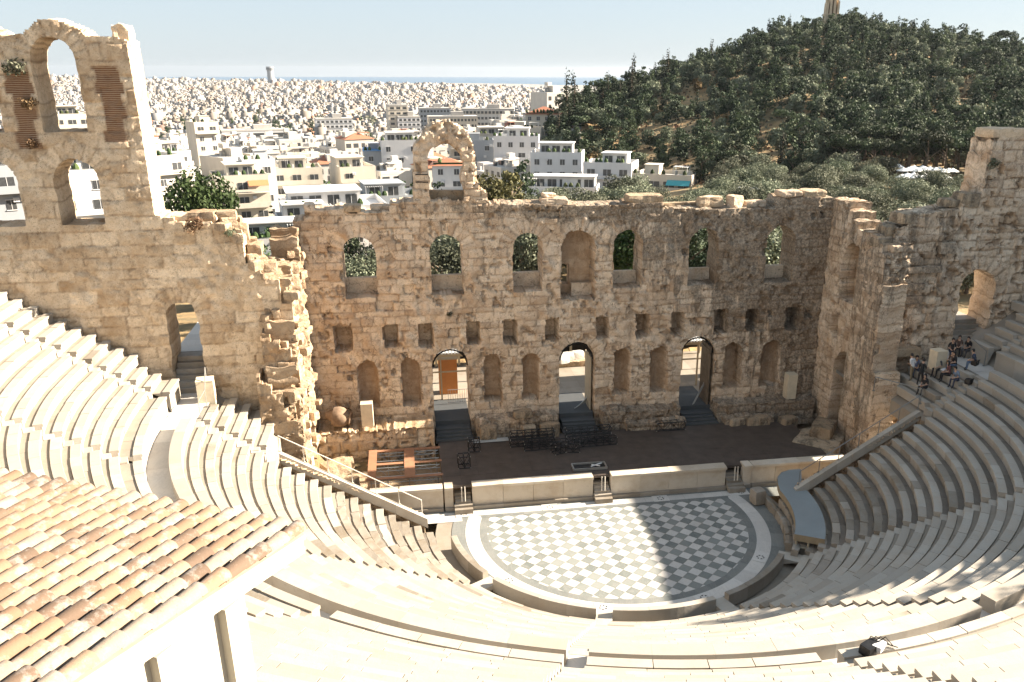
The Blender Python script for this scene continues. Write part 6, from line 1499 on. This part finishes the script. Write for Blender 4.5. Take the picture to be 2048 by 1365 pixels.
# ------------------------------------------------------------------ people on the right landing
M['skin'] = plain('skin', (.42, .26, .18), .6, 0, .05)
def cloth(name, c): 
    if name not in M: M[name] = plain(name, c, .85, 0, .15, 8)
    return M[name]
CL = {'white': (.62, .61, .60), 'black': (.015, .015, .017), 'navy': (.03, .04, .07), 'khaki': (.20, .16, .10), 'jeans': (.08, .12, .19), 'grey': (.06, .06, .065), 'brown': (.10, .06, .045), 'denim': (.16, .21, .29), 'print': (.13, .16, .26), 'maroon': (.11, .04, .04), 'olive': (.06, .06, .04)}
for k, c in CL.items(): cloth('cloth_'+k, c)
M['hair'] = plain('dark_hair', (.012, .009, .008), .5, 0, .2, 10)
def human(label, loc, rz, pose, top, trousers, long_hair=False, lean=0.15, turn=0.0, group=None, arms='lap', S=1.05):
    sit = pose == 'sit'
    hz = .10 if sit else .92                       # pelvis height above the surface it rests on
    V = []; E = []; Rr = []; Z = []
    def add(p, r, zone, par=None):
        V.append(Vector(p)); Rr.append(r); Z.append(zone)
        if par is not None: E.append((par, len(V)-1))
        return len(V)-1
    fx = lambda z: lean*z                           # forward is -y
    pel = add((0, 0, hz), .135, 1)
    wa = add((0, -.02-fx(.2), hz+.2), .125, 0, pel); ch = add((0, -.03-fx(.42), hz+.42), .145, 0, wa); sh = add((0, -.02-fx(.52), hz+.53), .10, 0, ch)
    nk = add((0, -.03-fx(.6), hz+.62), .056, 2, sh); hb = add((.01*turn, -.06-fx(.66), hz+.70), .082, 2, nk); ht_ = add((.02*turn, -.055-fx(.7), hz+.80), .088, 2, hb)
    no = add((.03*turn, -.155-fx(.68), hz+.725), .016, 2, hb)
    for s in (-1, 1):
        a = add((s*.17, -.02-fx(.5), hz+.5), .072, 0, sh)
        if arms == 'lap': el = (s*.23, -.06-fx(.25), hz+.24); wr_ = (s*.10, -.30-fx(.15), hz+.16)
        elif arms == 'down': el = (s*.25, .0-fx(.2), hz+.22); wr_ = (s*.24, -.06, hz-.04)
        elif arms == 'point': el = (s*.24, -.08-fx(.25), hz+.25); wr_ = (s*.2, -.36-fx(.2), hz+.28)
        else: el = (s*.24, .05-fx(.25), hz+.24); wr_ = (s*.18, -.2-fx(.1), hz+.22)
        e_ = add(el, .05, 0, a); w_ = add(wr_, .033, 2, e_)
        d = (Vector(wr_)-Vector(el)).normalized(); pm = add(Vector(wr_)+d*.07, .034, 2, w_)
        u = d.cross(Vector((0, 0, 1))).normalized()
        for q in range(4):
            f1 = add(Vector(wr_)+d*.12+u*(.028-.019*q), .0095, 2, pm); add(Vector(wr_)+d*(.165+.012*(q in (1, 2)))+u*(.032-.021*q)-Vector((0, 0, .02)), .008, 2, f1)
        th = add(Vector(wr_)+d*.06-u*s*.05-Vector((0, 0, .012)), .011, 2, pm); add(Vector(wr_)+d*.1-u*s*.062-Vector((0, 0, .02)), .009, 2, th)
        hp_ = add((s*.09, -.02, hz-.03), .105, 1, pel)
        if sit:
            kn = add((s*(.14), -.44, hz+.03), .068, 1, hp_); an = add((s*.13, -.46, hz-.42), .042, 1, kn); fo = add((s*.14, -.60, hz-.49), .035, 3, an); add((s*.14, -.50, hz-.49), .04, 3, an)
        else:
            st = .06*s; kn = add((s*.10, -.04+st, hz-.44), .062, 1, hp_); an = add((s*.11, .02+st, .09), .042, 1, kn); fo = add((s*.125, -.15+st, .035), .034, 3, an)
    me0 = bpy.data.meshes.new('body'); me0.from_pydata([tuple(v*S) for v in V], E, []); me0.update()
    o = bpy.data.objects.new('body', me0); COL.objects.link(o)
    o.modifiers.new('skin', 'SKIN'); sv_ = me0.skin_vertices[0].data
    for i, r in enumerate(Rr): sv_[i].radius = (r*S, r*S)
    sv_[0].use_root = True
    o.modifiers.new('sub', 'SUBSURF').levels = 1
    dg = bpy.context.evaluated_depsgraph_get(); me = bpy.data.meshes.new_from_object(o.evaluated_get(dg)); bpy.data.objects.remove(o)
    me.name = 'body'; me.materials.clear()
    for mt in (M['cloth_'+top], M['cloth_'+trousers], M['skin'], M['truss']): me.materials.append(mt)
    A_ = np.array([V[a]*S for a, b in E]); B_ = np.array([V[b]*S for a, b in E]); zb = np.array([Z[b] for a, b in E])
    for p in me.polygons:
        c = np.array(p.center); ab = B_-A_; t = np.clip(((c-A_)*ab).sum(1)/np.maximum((ab*ab).sum(1), 1e-9), 0, 1); dd = np.linalg.norm(A_+ab*t[:, None]-c, axis=1)-.0
        p.material_index = int(zb[dd.argmin()]); p.use_smooth = True
    root = thing('person', label, 'person', loc, rz, group); link('body', me, root)
    hc = V[ht_]*S; b = MB(); n = 12
    b.lathe((hc.x, hc.y+.012, hc.z-.05), [(.10, -.04 if not long_hair else -.2), (.108, .03), (.10, .09), (.075, .135), (.03, .158), (.002, .16)], n)
    b.v = [(x, y if z > hc.z+.02 else max(y, hc.y-.03), z) for x, y, z in b.v]; b.build('hair', [M['hair']], root, True)
    b = MB()
    for s in (-1, 1): b.lathe((hc.x+s*.033, hc.y-.088, hc.z-.035), [(.001, -.009), (.010, 0), (.001, .009)], 6)
    b.build('eyes', [M['hair']], root); return root
def surf(px, py):
    d = ray(px, py)/FPX; t = 50.0
    while t < 90:
        q = CAMP+d*t; x = q.x
        z = 8.3 if x > 24.1 else .89+.4403*math.floor((x-11.4)/.705)
        if q.z <= z: return Vector((x, q.y, z))
        t += .02
    return CAMP+d*70
def seat_person(px, py, heading, **k):
    p = surf(px, py)
    if p.x < 24.1:
        kk = math.floor((p.x-11.4)/.705); p.x = 11.4+.705*kk+.16; p.z = .89+.4403*kk
    else:
        p.z = 8.3+.46; rock('seat_block', None, M['marble_old'], (p.x, p.y, 8.3+.22), (.62, .7, .48), 600+int(px), heading, .5, 0, .08, 'worn marble block used as a seat under the person ' + k['label_on'], 'stone block')
    k.pop('label_on', None)
    return human(loc=tuple(p), rz=heading, pose='sit', **k)
p = surf(1872, 738); t = thing('plinth', 'tan square plinth beside the seated people', 'plinth', tuple(p), .1); b = MB(); b.box((0, 0, .65), (.8, .8, 1.3), tone=.5, jit=.01); b.build('shaft', [M['pedestal']], t); b = MB(); b.box((0, 0, 1.32), (.83, .83, .05)); b.build('top', [M['pedestal']], t)
W_ = -math.pi/2           # facing -x (down the seats)
p = surf(1820, 772); human('standing man in white shirt and khaki trousers with his back to the camera', tuple(p), R(200), 'stand', 'white', 'khaki', lean=.22, arms='bent')
p = surf(1836, 784); human('standing man all in black looking down at papers', tuple(p), R(120), 'stand', 'black', 'black', lean=.12, arms='point')
seat_person(1860, 776, W_+.3, label='woman in black sitting low on the step nearest the rail', top='black', trousers='black', long_hair=True, label_on='nearest the rail')
seat_person(1840, 738, R(-20), label='seated person in a blue patterned top behind the white shirted man', top='print', trousers='navy', long_hair=True, label_on='in the blue patterned top')
seat_person(1876, 740, W_+.5, label='seated man in a dark grey jacket beside the tan plinth', top='grey', trousers='black', label_on='in the dark grey jacket')
seat_person(1893, 756, W_-.3, label='long haired person in maroon with a white sheet on the lap', top='maroon', trousers='black', long_hair=True, label_on='with the white sheet')
seat_person(1911, 764, W_+.2, label='seated man in a pale denim shirt leaning far forward', top='denim', trousers='navy', lean=.45, label_on='in the denim shirt')
seat_person(1903, 730, W_+.6, label='seated man in an olive brown jacket in the middle of the group', top='brown', trousers='olive', label_on='in the olive brown jacket')
seat_person(1919, 732, W_, label='seated woman in black with bare arms in the middle of the group', top='black', trousers='jeans', long_hair=True, label_on='with bare arms')
seat_person(1897, 709, W_+1.2, label='seated man in black at the back left of the group', top='black', trousers='navy', label_on='at the back left')
seat_person(1914, 711, W_+.9, label='seated person in dark brown at the back of the group', top='brown', trousers='black', label_on='in dark brown at the back')
seat_person(1934, 714, W_+.4, label='seated man in black at the back right of the group', top='black', trousers='grey', label_on='at the back right')
seat_person(1946, 731, W_-.5, label='seated man in navy shirt and blue jeans at the right end of the group', top='navy', trousers='jeans', lean=.3, label_on='in navy and blue jeans')
M['paper'] = plain('white_paper', (.66, .66, .66), .8, 0, .03)
for px, py, lb in ((1889, 746, 'white sheet held open on a lap in the group'), (1848, 750, 'white papers lying on the marble step by the standing man'), (1843, 772, 'white papers beside the woman in black')):
    p = surf(px, py); t = thing('paper_sheet', lb, 'paper', (p.x, p.y, p.z+(.22 if px == 1889 else .02)), .4); b = MB()
    for k in range(3): b.box((.02*k, .015*k, .004*k), (.62 if px == 1889 else .34, .36, .004), .1*k)
    b.build('sheet', [M['paper']], t)
for px, py, lb in ((1937, 768, 'black rucksack lying on the step below the group'), (1947, 742, 'black bag by the feet of the man in blue jeans')):
    p = surf(px, py); t = thing('rucksack', lb, 'bag', (p.x, p.y, p.z+.16), .5); rock('body', t, M['truss'], (0, 0, 0), (.5, .36, .34), int(px), 0, 0, 0, .3)
    b = MB(); b.tube([(-.2, -.15, .1), (-.15, -.25, .25), (.1, -.25, .25), (.18, -.15, .1)], .02, 6); b.build('strap', [M['truss']], t)
# bundle on the front slab of the upper seats
p = Vector((1.75, -26.05, 9.58)); t = thing('bag_bundle', 'black and white bag with tangled straps lying on the broad slab at bottom right', 'bag', tuple(p), .2)
rock('body', t, M['truss'], (-.1, 0, .14), (.62, .42, .34), 701, .2, 0, 0, .35); rock('flap', t, M['paper'], (.16, -.08, .22), (.5, .3, .2), 702, .5, 0, 0, .35)
for k in range(4):
    b = MB(); b.tube([(-.3+.1*k, .1, .1), (.1+.1*k, .25-.1*k, .38+.03*k), (.5+.06*k, .1-.08*k, .12), (.75+.04*k, -.05*k, .02)], .018, 6); b.build('strap', [M['truss']], t)
